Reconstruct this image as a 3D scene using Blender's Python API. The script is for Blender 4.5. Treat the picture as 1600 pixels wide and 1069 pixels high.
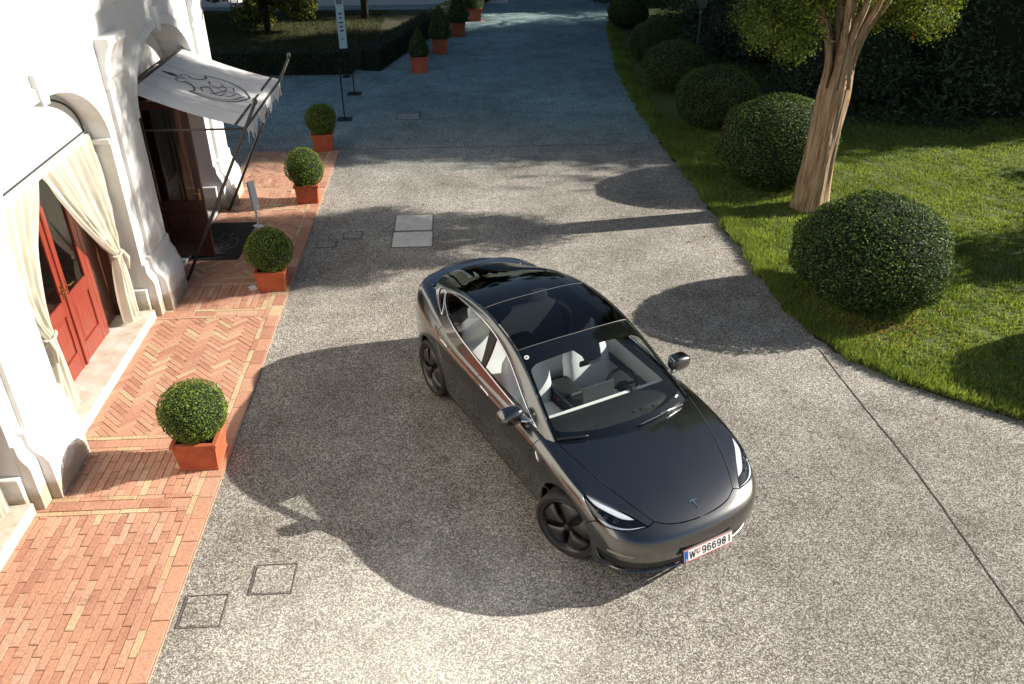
import bpy, bmesh, math, random
import numpy as np
from mathutils import Vector, Matrix
from mathutils.geometry import delaunay_2d_cdt
R = math.radians
rng = np.random.default_rng(7)
random.seed(7)
for _o in list(bpy.data.objects): bpy.data.objects.remove(_o)
SC = bpy.context.scene
COL = SC.collection

# ------------------------------------------------------------------ camera
cam_d = bpy.data.cameras.new('camera'); cam = bpy.data.objects.new('camera', cam_d); COL.objects.link(cam)
cam.location = (0, 0, 5.536); cam.rotation_euler = (R(90 - 31.36), 0, R(-3.54))
cam_d.sensor_fit = 'HORIZONTAL'; cam_d.sensor_width = 36; cam_d.lens = 29.106
cam_d.clip_start = 0.1; cam_d.clip_end = 600
SC.camera = cam

# ------------------------------------------------------------------ daylight: low sun from the right
SUN_EL = 26.5; SUN_AZ = 8.0         # degrees above the horizon; degrees from +X towards +Y
sd = Vector((math.cos(R(SUN_EL)) * math.cos(R(SUN_AZ)), math.cos(R(SUN_EL)) * math.sin(R(SUN_AZ)), math.sin(R(SUN_EL))))
W = bpy.data.worlds.new('World'); SC.world = W; W.use_nodes = True
_nt = W.node_tree; _nt.nodes.clear()
_sky = _nt.nodes.new('ShaderNodeTexSky'); _sky.sky_type = 'NISHITA'; _sky.sun_disc = False
_sky.sun_elevation = R(SUN_EL); _sky.sun_rotation = R(90 - SUN_AZ)
_sky.altitude = 100; _sky.air_density = 1.0; _sky.dust_density = 1.0; _sky.ozone_density = 1.5
_bg = _nt.nodes.new('ShaderNodeBackground'); _bg.inputs[1].default_value = 0.05
_wo = _nt.nodes.new('ShaderNodeOutputWorld')
_nt.links.new(_sky.outputs[0], _bg.inputs[0]); _nt.links.new(_bg.outputs[0], _wo.inputs[0])
sun_d = bpy.data.lights.new('sun', 'SUN'); sun = bpy.data.objects.new('sun', sun_d); COL.objects.link(sun)
sun_d.energy = 5.0; sun_d.angle = R(0.5); sun_d.color = (1.0, 0.94, 0.84)
sun.rotation_euler = (-sd).to_track_quat('-Z', 'Y').to_euler(); sun.location = sd * 60
VS = SC.view_settings
VS.view_transform = 'Standard'; VS.look = 'None'; VS.gamma = 1; VS.use_curve_mapping = False
VS.exposure = 0.9
SC.render.engine = 'CYCLES'
SC.cycles.use_denoising = True
SC.cycles.max_bounces = 10; SC.cycles.transparent_max_bounces = 24

# ------------------------------------------------------------------ helpers
def tag(o, label=None, cat=None, group=None, kind=None):
    if label: o['label'] = label
    if cat: o['category'] = cat
    if group: o['group'] = group
    if kind: o['kind'] = kind
    return o

def empty(name, loc=(0, 0, 0), rz=0, parent=None):
    o = bpy.data.objects.new(name, None); COL.objects.link(o)
    o.location = loc; o.rotation_euler = (0, 0, rz); o.empty_display_size = .1
    if parent: o.parent = parent
    return o

def mesh_np(name, V, F, normals=None, smooth=True):
    """V (n,3) floats; F (m,3|4) ints or list of tuples"""
    me = bpy.data.meshes.new(name)
    V = np.asarray(V, np.float32)
    if isinstance(F, np.ndarray):
        n, k = F.shape
        me.vertices.add(len(V)); me.vertices.foreach_set('co', V.ravel())
        me.loops.add(n * k); me.loops.foreach_set('vertex_index', F.astype(np.int32).ravel())
        me.polygons.add(n); me.polygons.foreach_set('loop_start', np.arange(0, n * k, k, dtype=np.int32))
        me.polygons.foreach_set('use_smooth', np.full(n, smooth))
        me.update(calc_edges=True)
    else:
        me.from_pydata([tuple(map(float, v)) for v in V], [], [tuple(f) for f in F]); me.update()
        me.polygons.foreach_set('use_smooth', np.full(len(me.polygons), smooth))
    me.validate()
    if normals is not None:
        me.normals_split_custom_set_from_vertices([tuple(n) for n in normals])
    return me

def link(name, me, mat, parent=None, loc=(0, 0, 0), rz=0):
    o = bpy.data.objects.new(name, me); COL.objects.link(o)
    if mat is not None and len(me.materials) == 0: me.materials.append(mat)
    if parent: o.parent = parent
    o.location = loc; o.rotation_euler = (0, 0, rz)
    return o

class MB:
    """collects simple shapes for ONE mesh"""
    def __init__(s): s.v = []; s.f = []; s.n = 0
    def add(s, V, F):
        V = np.asarray(V, float); s.v.append(V); s.f += [tuple(i + s.n for i in f) for f in F]; s.n += len(V); return s
    def box(s, c, d, rz=0, M=None):
        x, y, z = np.array(d) / 2
        V = np.array([(-x,-y,-z),(x,-y,-z),(x,y,-z),(-x,y,-z),(-x,-y,z),(x,-y,z),(x,y,z),(-x,y,z)])
        if M is not None: V = V @ np.array(M.to_3x3()).T
        if rz: V = V @ np.array([[math.cos(rz), math.sin(rz), 0], [-math.sin(rz), math.cos(rz), 0], [0, 0, 1]])
        return s.add(V + np.array(c), [(0,3,2,1),(4,5,6,7),(0,1,5,4),(1,2,6,5),(2,3,7,6),(3,0,4,7)])
    def cbox(s, c, d, ch=.004, M=None):
        """box with chamfered edges"""
        x, y, z = np.array(d) / 2; a, b, e = x - ch, y - ch, z - ch
        V = []; idx = {}
        for sx in (-1, 1):
            for sy in (-1, 1):
                for sz in (-1, 1):
                    for k, p in enumerate(((sx*x, sy*b, sz*e), (sx*a, sy*y, sz*e), (sx*a, sy*b, sz*z))):
                        idx[(sx, sy, sz, k)] = len(V); V.append(p)
        F = []
        for k, ax in enumerate(range(3)):
            for sg in (-1, 1):
                o = [(-1,-1),(1,-1),(1,1),(-1,1)]
                if sg < 0: o = o[::-1]
                q = []
                for p, r in o:
                    t = [0, 0, 0]; t[ax] = sg; t[(ax+1) % 3] = p; t[(ax+2) % 3] = r
                    q.append(idx[(t[0], t[1], t[2], k)])
                F.append(tuple(q))
        for ax in range(3):
            k1, k2 = (ax+1) % 3, (ax+2) % 3
            for p in (-1, 1):
                for r in (-1, 1):
                    t0 = [0]*3; t1 = [0]*3; t0[ax] = -1; t1[ax] = 1
                    for t in (t0, t1): t[k1] = p; t[k2] = r
                    q = (idx[(*t0, k1)], idx[(*t1, k1)], idx[(*t1, k2)], idx[(*t0, k2)])
                    F.append(q if p*r > 0 else q[::-1])
        for sx in (-1, 1):
            for sy in (-1, 1):
                for sz in (-1, 1):
                    q = (idx[(sx,sy,sz,0)], idx[(sx,sy,sz,1)], idx[(sx,sy,sz,2)])
                    F.append(q if sx*sy*sz > 0 else q[::-1])
        V = np.array(V)
        if M is not None: V = V @ np.array(M.to_3x3()).T
        return s.add(V + np.array(c), F)
    def tube(s, pts, r, n=8, cap=True, closed=False):
        P = np.array(pts, float); m = len(P); r = np.broadcast_to(np.asarray(r, float), (m,))
        if closed: T = np.roll(P, -1, 0) - np.roll(P, 1, 0)
        else: T = np.gradient(P, axis=0)
        T = T / np.maximum(np.linalg.norm(T, axis=1, keepdims=True), 1e-9)
        a = np.array((0, 0, 1.)) if abs(T[0][2]) < .9 else np.array((1., 0, 0))
        V = []; u = np.cross(T[0], a); u /= np.linalg.norm(u)
        for i in range(m):
            u = u - T[i] * (u @ T[i]); u /= max(np.linalg.norm(u), 1e-9); w = np.cross(T[i], u)
            for k in range(n):
                t = 2 * math.pi * k / n; V.append(P[i] + r[i] * (math.cos(t) * u + math.sin(t) * w))
        F = []
        for i in range(m if closed else m - 1):
            j = (i + 1) % m
            for k in range(n):
                l = (k + 1) % n; F.append((i*n+k, i*n+l, j*n+l, j*n+k))
        if cap and not closed: F += [tuple(range(n))[::-1], tuple((m-1)*n + k for k in range(n))]
        return s.add(V, F)
    def lathe(s, prof, n=24, c=(0, 0, 0), axis='z', cap=True):
        """prof: list of (radius, height)"""
        V = []
        for (r, h) in prof:
            for k in range(n):
                t = 2 * math.pi * k / n
                p = (r * math.cos(t), r * math.sin(t), h)
                if axis == 'y': p = (p[0], p[2], -p[1])
                if axis == 'x': p = (p[2], p[0], p[1])
                V.append((p[0] + c[0], p[1] + c[1], p[2] + c[2]))
        F = []; m = len(prof)
        for i in range(m - 1):
            for k in range(n):
                l = (k + 1) % n; F.append((i*n+k, i*n+l, (i+1)*n+l, (i+1)*n+k))
        if cap: F += [tuple(range(n))[::-1], tuple((m-1)*n + k for k in range(n))]
        return s.add(V, F)
    def prism(s, poly, x0, x1, axis='x'):
        """poly: list of 2-D points; extruded along axis"""
        n = len(poly); V = []
        for h in (x0, x1):
            for (a, b) in poly:
                V.append({'x': (h, a, b), 'y': (a, h, b), 'z': (a, b, h)}[axis])
        F = [tuple(range(n)), tuple(range(2*n - 1, n - 1, -1))]
        for k in range(n):
            l = (k + 1) % n; F.append((k, k + n, l + n, l))
        return s.add(V, F)
    def build(s, name, mat, parent=None, smooth=False, loc=(0, 0, 0), rz=0, fix=True, angle=None):
        V = np.concatenate(s.v)
        me = bpy.data.meshes.new(name); me.from_pydata(V.tolist(), [], s.f)
        if fix:
            bm = bmesh.new(); bm.from_mesh(me); bmesh.ops.recalc_face_normals(bm, faces=bm.faces); bm.to_mesh(me); bm.free()
        me.polygons.foreach_set('use_smooth', np.full(len(me.polygons), bool(smooth or angle)))
        if angle: me.set_sharp_from_angle(angle=R(angle))
        me.update()
        return link(name, me, mat, parent, loc, rz)

def copy_tree(o, parent=None):
    c = o.copy(); COL.objects.link(c); c.parent = parent
    for ch in o.children: copy_tree(ch, c)
    return c

# ------------------------------------------------------------------ materials
def mat_new(name):
    m = bpy.data.materials.new(name); m.use_nodes = True; nt = m.node_tree
    return m, nt, nt.nodes['Principled BSDF']
def pmat(name, col, rough=.6, metal=0, **kw):
    m, nt, b = mat_new(name)
    b.inputs['Base Color'].default_value = (*col, 1); b.inputs['Roughness'].default_value = rough; b.inputs['Metallic'].default_value = metal
    for k, v in kw.items(): b.inputs[k.replace('_', ' ')].default_value = v
    return m
def N(nt, t, **kw):
    n = nt.nodes.new(t)
    for k, v in kw.items():
        if k.startswith('i_'):
            key = k[2:]; key = int(key) if key.isdigit() else key.replace('_', ' ')
            n.inputs[key].default_value = v
        else: setattr(n, k, v)
    return n
def ramp(nt, fac, stops):
    r = nt.nodes.new('ShaderNodeValToRGB'); e = r.color_ramp.elements
    while len(e) > 1: e.remove(e[-1])
    e[0].position = stops[0][0]; e[0].color = (*stops[0][1], 1)
    for p, c in stops[1:]:
        k = e.new(p); k.color = (*c, 1)
    nt.links.new(fac, r.inputs[0]); return r
def coords(nt, kind='Object', scale=None):
    tc = nt.nodes.new('ShaderNodeTexCoord')
    if scale is None: return tc.outputs[kind]
    mp = nt.nodes.new('ShaderNodeMapping'); mp.inputs['Scale'].default_value = scale if hasattr(scale, '__len__') else (scale,) * 3
    nt.links.new(tc.outputs[kind], mp.inputs[0]); return mp.outputs[0]
def noise(nt, vec, scale, detail=4, rough=.55):
    n = N(nt, 'ShaderNodeTexNoise', i_Scale=scale, i_Detail=detail, i_Roughness=rough); nt.links.new(vec, n.inputs['Vector']); return n
def mixc(nt, fac, a, b, mode='MIX'):
    m = nt.nodes.new('ShaderNodeMix'); m.data_type = 'RGBA'; m.blend_type = mode
    for sock, v in ((0, fac), (6, a), (7, b)):
        if hasattr(v, 'links'): nt.links.new(v, m.inputs[sock])
        elif isinstance(v, (int, float)): m.inputs[sock].default_value = v
        else: m.inputs[sock].default_value = (*v, 1)
    return m.outputs[2]
def math_n(nt, op, a, b=None, c=None):
    m = nt.nodes.new('ShaderNodeMath'); m.operation = op
    for i, v in enumerate((a, b, c)):
        if v is None: continue
        if hasattr(v, 'links'): nt.links.new(v, m.inputs[i])
        else: m.inputs[i].default_value = v
    return m.outputs[0]
def bump(nt, bsdf, height, strength=.3, dist=.01):
    b = N(nt, 'ShaderNodeBump', i_Strength=strength, i_Distance=dist); nt.links.new(height, b.inputs['Height']); nt.links.new(b.outputs[0], bsdf.inputs['Normal']); return b
def obj_random(nt):
    return nt.nodes.new('ShaderNodeObjectInfo').outputs['Random']
def m_glass(name, tint, f0=.045, fg=.9):
    m = bpy.data.materials.new(name); m.use_nodes = True; nt = m.node_tree; nt.nodes.clear()
    lw = N(nt, 'ShaderNodeLayerWeight', i_Blend=.5)
    p = math_n(nt, 'POWER', lw.outputs['Facing'], 4.5); f = math_n(nt, 'MULTIPLY_ADD', p, fg, f0)
    t = N(nt, 'ShaderNodeBsdfTransparent', i_0=(*tint, 1)); g = N(nt, 'ShaderNodeBsdfGlossy', i_Roughness=.0)
    mx = nt.nodes.new('ShaderNodeMixShader'); o = nt.nodes.new('ShaderNodeOutputMaterial')
    nt.links.new(f, mx.inputs[0]); nt.links.new(t.outputs[0], mx.inputs[1]); nt.links.new(g.outputs[0], mx.inputs[2]); nt.links.new(mx.outputs[0], o.inputs[0])
    return m
def crom(P, step=.035):
    """Catmull-Rom through 3-D points, densified"""
    P = np.array(P, float)
    if len(P) == 2:
        n = max(1, int(np.linalg.norm(P[1]-P[0]) / step)); return [P[0] + (P[1]-P[0]) * i / n for i in range(n + 1)]
    E_ = np.vstack([2*P[0]-P[1], P, 2*P[-1]-P[-2]]); out = []
    for i in range(len(P) - 1):
        p0, p1, p2, p3 = E_[i:i+4]; n = max(2, int(np.linalg.norm(p2-p1) / step))
        for k in range(n):
            t = k / n
            out.append(.5*((2*p1) + (-p0+p2)*t + (2*p0-5*p1+4*p2-p3)*t*t + (-p0+3*p1-3*p2+p3)*t**3))
    out.append(P[-1]); return out
# ------------------------------------------------------------------ setting materials
def m_gravel():
    m, nt, b = mat_new('exposed_aggregate')
    g = N(nt, 'ShaderNodeNewGeometry').outputs['Position']
    v = N(nt, 'ShaderNodeTexVoronoi', i_Scale=100.); nt.links.new(g, v.inputs['Vector'])
    sep = N(nt, 'ShaderNodeSeparateColor'); nt.links.new(v.outputs['Color'], sep.inputs[0])
    stone = ramp(nt, sep.outputs[0], [(0, (.02, .018, .015)), (.24, (.09, .082, .07)), (.46, (.30, .28, .245)), (.66, (.55, .53, .485)), (1, (.95, .93, .89))])
    soft_ = mixc(nt, .27, stone.outputs[0], (.37, .35, .305))
    warm = mixc(nt, math_n(nt, 'MULTIPLY', sep.outputs[1], .4), soft_, mixc(nt, .5, soft_, (.33, .22, .13)))
    v2 = N(nt, 'ShaderNodeTexVoronoi', i_Scale=100., feature='DISTANCE_TO_EDGE'); nt.links.new(g, v2.inputs['Vector'])
    gap = ramp(nt, v2.outputs['Distance'], [(0, (.0, .0, .0)), (.10, (1, 1, 1))])
    c1 = mixc(nt, gap.outputs[0], (.085, .076, .063), warm)
    n0 = noise(nt, g, .28, 4, .6); st0 = ramp(nt, n0.outputs[0], [(.32, (.80, .79, .77)), (.5, (1., 1., 1.)), (.68, (1.28, 1.28, 1.27))])   # worn pale lanes, darker damp stretches
    n1 = noise(nt, g, 1.6, 7, .66); st = ramp(nt, n1.outputs[0], [(.30, (.74, .72, .69)), (.5, (1., 1., 1.)), (.72, (1.22, 1.22, 1.2))])
    c2 = mixc(nt, 1., mixc(nt, 1., c1, st0.outputs[0], 'MULTIPLY'), st.outputs[0], 'MULTIPLY')
    n2 = noise(nt, g, 11., 6, .75); st2 = ramp(nt, n2.outputs[0], [(.3, (.84, .83, .82)), (.7, (1.14, 1.14, 1.14))])
    c3 = mixc(nt, 1., c2, st2.outputs[0], 'MULTIPLY')
    n6 = noise(nt, g, 2.6, 3, .5); spot = ramp(nt, n6.outputs[0], [(.24, (.45, .42, .38)), (.30, (1, 1, 1))]); c5 = mixc(nt, .8, c3, spot.outputs[0], 'MULTIPLY')  # oil and damp spots
    dv = N(nt, 'ShaderNodeVectorMath', operation='DISTANCE'); dv.inputs[1].default_value = (-.5, 4.0, 0); nt.links.new(g, dv.inputs[0]); n7 = noise(nt, g, 1.3, 7, .7)
    dd = math_n(nt, 'MULTIPLY_ADD', n7.outputs[0], -2.6, dv.outputs['Value']); pale_patch = N(nt, 'ShaderNodeMapRange', i_From_Min=-.9, i_From_Max=.75, i_To_Min=1., i_To_Max=0.); nt.links.new(dd, pale_patch.inputs[0])
    c5 = mixc(nt, pale_patch.outputs[0], c5, mixc(nt, 1., mixc(nt, .2, c5, (.55, .54, .51)), (1.6, 1.6, 1.58), 'MULTIPLY'))      # ragged paler patch round one point near the bricks
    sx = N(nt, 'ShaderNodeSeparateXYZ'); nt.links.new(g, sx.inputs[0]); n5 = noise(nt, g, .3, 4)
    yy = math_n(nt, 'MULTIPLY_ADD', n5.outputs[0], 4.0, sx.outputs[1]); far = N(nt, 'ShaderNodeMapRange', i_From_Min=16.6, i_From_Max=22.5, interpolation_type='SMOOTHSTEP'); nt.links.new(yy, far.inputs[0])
    c4 = mixc(nt, far.outputs[0], c5, mixc(nt, 1., c5, (.76, 1.18, 1.36), 'MULTIPLY'))   # blue cast of the back shade, mixed into the far stone colour
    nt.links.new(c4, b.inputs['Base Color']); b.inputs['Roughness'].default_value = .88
    b.inputs['Specular IOR Level'].default_value = .3
    hs = math_n(nt, 'MINIMUM', v2.outputs['Distance'], .25); hh = math_n(nt, 'MULTIPLY_ADD', sep.outputs[2], .25, hs)
    bump(nt, b, hh, .9, .012)
    return m
def m_plaster():
    m, nt, b = mat_new('white_plaster'); g = N(nt, 'ShaderNodeNewGeometry').outputs['Position']
    n1 = noise(nt, g, 2.2, 6, .65); c = ramp(nt, n1.outputs[0], [(.3, (.64, .635, .615)), (.7, (.74, .74, .725))])
    n3 = noise(nt, g, .9, 8, .75); d = ramp(nt, n3.outputs[0], [(.33, (.86, .83, .78)), (.48, (1, 1, 1))])
    sx = N(nt, 'ShaderNodeSeparateXYZ'); nt.links.new(g, sx.inputs[0]); n4 = noise(nt, g, 6., 6, .7); hz = math_n(nt, 'SUBTRACT', sx.outputs[2], math_n(nt, 'MULTIPLY', n4.outputs[0], .38)); soil = ramp(nt, hz, [(.0, (.62, .54, .44)), (.12, (1, 1, 1))])   # splash dirt at the foot
    nt.links.new(mixc(nt, 1., mixc(nt, 1., c.outputs[0], d.outputs[0], 'MULTIPLY'), soil.outputs[0], 'MULTIPLY'), b.inputs['Base Color']); b.inputs['Roughness'].default_value = .85
    n2 = noise(nt, g, 45, 4); bump(nt, b, n2.outputs[0], .12, .01); return m
def m_stone(name, a, c, sc=4., rough=.7):
    m, nt, b = mat_new(name); g = N(nt, 'ShaderNodeNewGeometry').outputs['Position']
    n1 = noise(nt, g, sc, 8, .65); r = ramp(nt, n1.outputs[0], [(.3, a), (.68, c)]); nt.links.new(r.outputs[0], b.inputs['Base Color']); b.inputs['Roughness'].default_value = rough
    n2 = noise(nt, g, 60, 3); bump(nt, b, n2.outputs[0], .2, .008); return m
def m_brick(name, stops, dirt=.65):
    m, nt, b = mat_new(name); g = N(nt, 'ShaderNodeNewGeometry'); p = g.outputs['Position']
    rnd = math_n(nt, 'FRACT', math_n(nt, 'ADD', math_n(nt, 'MULTIPLY', g.outputs['Random Per Island'], 7.31), math_n(nt, 'MULTIPLY', obj_random(nt), 5.17)))
    c = ramp(nt, rnd, stops)
    n1 = noise(nt, p, 3.2, 7, .7); d = ramp(nt, n1.outputs[0], [(.27, (.38, .35, .31)), (.37, (.86, .84, .82)), (.46, (1., 1., 1.)), (.75, (1.06, 1.05, 1.03))])
    n2 = noise(nt, p, 38, 5, .7); d2 = ramp(nt, n2.outputs[0], [(.3, (.68, .66, .64)), (.65, (1.1, 1.1, 1.1))])
    c2 = mixc(nt, 1., mixc(nt, dirt, c.outputs[0], d.outputs[0], 'MULTIPLY'), d2.outputs[0], 'MULTIPLY')
    nt.links.new(c2, b.inputs['Base Color']); b.inputs['Roughness'].default_value = .9
    bump(nt, b, n2.outputs[0], .35, .006); return m
def m_wood(name, a, c, rough=.35, coat=.3):
    m, nt, b = mat_new(name); v = coords(nt, 'Object', (28, 28, 1.6)); n1 = noise(nt, v, 1.5, 6, .6)
    r = ramp(nt, n1.outputs[0], [(.3, a), (.7, c)]); nt.links.new(r.outputs[0], b.inputs['Base Color']); b.inputs['Roughness'].default_value = rough; b.inputs['Coat Weight'].default_value = coat
    bump(nt, b, n1.outputs[0], .1, .005); return m
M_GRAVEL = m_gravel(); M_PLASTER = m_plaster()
M_MARBLE = m_stone('marble_step', (.46, .38, .27), (.72, .69, .62), 5.)
M_JOINT = m_stone('sandy_joint', (.34, .22, .15), (.46, .31, .21), 12., .95)
M_BRICK = m_brick('red_paving_brick', [(0, (.43, .205, .135)), (.25, (.50, .262, .172)), (.6, (.54, .285, .185)), (.85, (.53, .31, .21)), (1, (.58, .36, .25))])
M_PALEB = m_brick('pale_paving_brick', [(0, (.50, .36, .21)), (.5, (.58, .46, .29)), (1, (.52, .34, .20))])
M_SLAB = m_stone('manhole_slab', (.50, .48, .43), (.68, .66, .60), 7.)
M_SLABD = m_stone('grey_manhole_slab', (.22, .23, .23), (.34, .35, .35), 7.)
M_REDW = m_wood('red_varnished_wood', (.17, .026, .016), (.31, .052, .03))
M_DARKW = m_wood('dark_brown_wood', (.045, .017, .011), (.095, .034, .02), .3, .4)
M_METAL = pmat('bronze_painted_metal', (.075, .07, .062), .45, .5)
M_BRASS = pmat('brass', (.62, .42, .16), .25, 1.)
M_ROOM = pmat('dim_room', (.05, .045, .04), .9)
M_PANE = m_glass('window_pane', (.55, .57, .55), .08)
def m_fabric(name, col, sc=500, tr=.25):
    m = bpy.data.materials.new(name); m.use_nodes = True; nt = m.node_tree; nt.nodes.clear()
    v = coords(nt, 'Object', sc); w = N(nt, 'ShaderNodeTexChecker', i_Scale=1.); nt.links.new(v, w.inputs['Vector'])
    n1 = noise(nt, coords(nt, 'Object'), 3., 4); r = ramp(nt, n1.outputs[0], [(.3, tuple(x*.88 for x in col)), (.7, col)])
    d = N(nt, 'ShaderNodeBsdfDiffuse', i_Roughness=.8); t = N(nt, 'ShaderNodeBsdfTranslucent'); mx = N(nt, 'ShaderNodeMixShader', i_0=tr); o = nt.nodes.new('ShaderNodeOutputMaterial')
    nt.links.new(r.outputs[0], d.inputs[0]); nt.links.new(r.outputs[0], t.inputs[0]); nt.links.new(d.outputs[0], mx.inputs[1]); nt.links.new(t.outputs[0], mx.inputs[2]); nt.links.new(mx.outputs[0], o.inputs[0]); return m
M_CURTAIN = m_fabric('cream_curtain_cloth', (.80, .76, .64), 500, .3)
M_AWN = m_fabric('white_awning_canvas', (.68, .67, .66), 500, .12)
M_PIPING = pmat('black_piping', (.03, .03, .028), .7)

# ------------------------------------------------------------------ ground
def sheet(name, poly, z, mat, kind='structure'):
    me = mesh_np(name, [(x, y, z) for x, y in poly], [tuple(range(len(poly)))], smooth=False)
    bm = bmesh.new(); bm.from_mesh(me); bmesh.ops.recalc_face_normals(bm, faces=bm.faces)
    for f in bm.faces:
        if f.normal.z < 0: f.normal_flip()
    bm.to_mesh(me); bm.free()
    return tag(link(name, me, mat), kind=kind)
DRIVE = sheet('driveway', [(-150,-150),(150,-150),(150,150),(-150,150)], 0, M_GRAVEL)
def slab(name, pts, z0, z1, mat, label, parent=None):
    b = MB().prism(pts, z0, z1, 'z'); o = b.build(name, mat, parent)
    if label: o['label'] = label
    return o
# construction joint at the right, drain covers
_j = MB(); jp = [(4.50,-3.),(4.52,2.),(4.50,4.36),(4.53,6.18),(4.46,7.6),(4.43,8.65)]
_V = []
jp = [tuple(p[:2]) for p in crom([(x, y, 0) for x, y in jp], .12)]
for i, (x, y) in enumerate(jp): w0 = .0055 + .003*random.random(); x += random.uniform(-.004, .004); _V += [(x-w0, y, .004), (x+w0, y, .004)]
_j.add(_V, [(2*i, 2*i+1, 2*i+3, 2*i+2) for i in range(len(jp)-1)]).build('expansion_joint', pmat('joint_filler', (.035, .032, .03), .9), DRIVE, fix=False)
_j2 = MB(); _j2.box((.6, 16.95, .002), (6.6, .012, .005)).build('expansion_joint', pmat('joint_filler_far', (.10, .095, .09), .9), DRIVE)
def cover(cx, cy, wx, wy, mat, label):
    t = empty('manhole_cover', (cx, cy, 0)); tag(t, label, 'manhole cover')
    MB().cbox((0, 0, .0), (wx - .03, wy - .03, .016), .003).build('lid', mat, t)
    f = MB()
    for s in (-1, 1): f.box((s*wx/2, 0, .002), (.008, wy + .008, .012)); f.box((0, s*wy/2, .0016), (wx - .008, .008, .012))
    f.build('frame', pmat('cover_frame', (.13, .115, .10), .85), t)
cover(-.845, 12.34, .66, .60, M_SLAB, 'pale stone manhole cover, nearer one of the pair in the driveway')
cover(-.845, 13.02, .64, .68, M_SLAB, 'pale stone manhole cover, farther one of the pair in the driveway')
cover(-1.765, 5.22, .36, .34, M_GRAVEL, 'square gravel-filled drain cover, one farther from the brick edge')
cover(-2.29, 4.90, .35, .34, M_GRAVEL, 'square gravel-filled drain cover close against the brick edge')
cover(-1.22, 19.25, .52, .50, M_SLABD, 'grey square slab cover in the shaded part of the driveway')
cover(-2.2, 12.25, .30, .28, M_GRAVEL, 'small gravel-filled cover beside the potted ball by the doormat')
cover(-1.82, 12.55, .30, .28, M_GRAVEL, 'small gravel-filled cover between doormat planter and pale stone covers')

# ------------------------------------------------------------------ brick pavement
PAV = sheet('brick_pavement', [(-4.35,-2.),(-2.53,-2.),(-2.53,16.85),(-4.35,16.85)], .018, M_JOINT)
_k = MB().box((-2.527, 7.4, .006), (.006, 18.9, .03)); _k.build('pavement_edge', M_JOINT, PAV)
def clip_poly(poly, x0, x1, y0, y1):
    for ax, lim, sg in ((0, x0, 1), (0, x1, -1), (1, y0, 1), (1, y1, -1)):
        out = []
        for i in range(len(poly)):
            a, b = poly[i-1], poly[i]; da, db = sg*(a[ax]-lim), sg*(b[ax]-lim)
            if da >= 0 and db >= 0: out.append(b)
            elif da >= 0 > db or db >= 0 > da:
                t = da/(da-db); p = (a[0]+(b[0]-a[0])*t, a[1]+(b[1]-a[1])*t); out.append(p)
                if db >= 0: out.append(b)
        poly = out
        if len(poly) < 3: return []
    return poly
def parea(p): return abs(sum(p[i-1][0]*p[i][1]-p[i][0]*p[i-1][1] for i in range(len(p))))/2
BR = []     # (polygon, pale?, tilt)
def brick_rect(x0, x1, y0, y1, pale=0, g=.005):
    if x1-x0 > .03 and y1-y0 > .03: BR.append(([(x0+g/2,y0+g/2),(x1-g/2,y0+g/2),(x1-g/2,y1-g/2),(x0+g/2,y1-g/2)], pale))
def running(x0, x1, y0, y1, w=.074, l=.27):
    n = max(1, round((x1-x0)/w)); w = (x1-x0)/n
    for i in range(n):
        y = y0 - (l*.5 if i % 2 else 0) - random.uniform(0, .05)
        while y < y1:
            brick_rect(x0+i*w, x0+(i+1)*w, max(y, y0), min(y+l, y1), 1 if random.random() < .02 else 0); y += l
def band(y0, x0, x1):
    for (a, b, l, pl) in ((0, .06, .27, 1), (.06, .19, .28, 0), (.19, .25, .27, 1)):
        x = x0 - random.uniform(0, .2)
        while x < x1:
            brick_rect(max(x, x0), min(x+l, x1), y0+a, y0+b, 1 if (pl and random.random() < .6) else 0); x += l
def herring(x0, x1, y0, y1, w=.066, n=4):
    l = w*n; c45 = math.sqrt(.5)
    def rot(p): return (c45*(p[0]-p[1]), c45*(p[0]+p[1]))
    ox, oy = (x0+x1)/2, (y0+y1)/2; K = int(max(x1-x0, y1-y0)/w) + 10
    for k in range(-K, K):
        for j in range(-K//2-6, K//2+6):
            bx_, by_ = k*w + j*l - 0, k*w - j*l
            for (a, b, lx, ly) in ((bx_, by_, l, w), (bx_, by_ + w, w, l)):
                g = .0022; q = [(a+g, b+g), (a+lx-g, b+g), (a+lx-g, b+ly-g), (a+g, b+ly-g)]
                q = [(rot(p)[0]+ox, rot(p)[1]+oy) for p in q]
                if max(p[0] for p in q) < x0 or min(p[0] for p in q) > x1 or max(p[1] for p in q) < y0 or min(p[1] for p in q) > y1: continue
                q = clip_poly(q, x0+.002, x1-.002, y0+.002, y1-.002)
                if q and parea(q) > .0016: BR.append((q, 1 if random.random() < .05 else 0))
XL, XR = -4.19, -2.535
PC = [8.62 + 3.77*k + 1.885 for k in (-3, -2, -1, 0, 1)]      # pillar centres: -.805, 2.965, 6.735, 10.505, 14.275
xb0, xb1 = XR - .215, XR
for (a, b, l, pl) in ((0, .062, .27, 1), (.062, .215, .30, 0)):
    y = 1.2
    while y < 16.84: brick_rect(xb0+a, xb0+b, y, min(y+l, 16.84), 1 if (pl and random.random() < .7) else (1 if random.random() < .08 else 0)); y += l
def section(c):
    band(c-.62, XL, xb0); running(XL, xb0, c-.37, c+.35); band(c+.35, XL, xb0)
for c in PC[1:]: section(c)
running(XL, xb0, 3.565, PC[2]-.62)
herring(XL, xb0, PC[2]+.60, PC[3]-.62); herring(XL, xb0, PC[3]+.60, PC[4]-.62)
running(XL, xb0, PC[4]+.60, 15.35); herring(XL, xb0, 15.35, 16.84)
running(XL, xb0, 1.2, PC[1]-.62)
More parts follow.
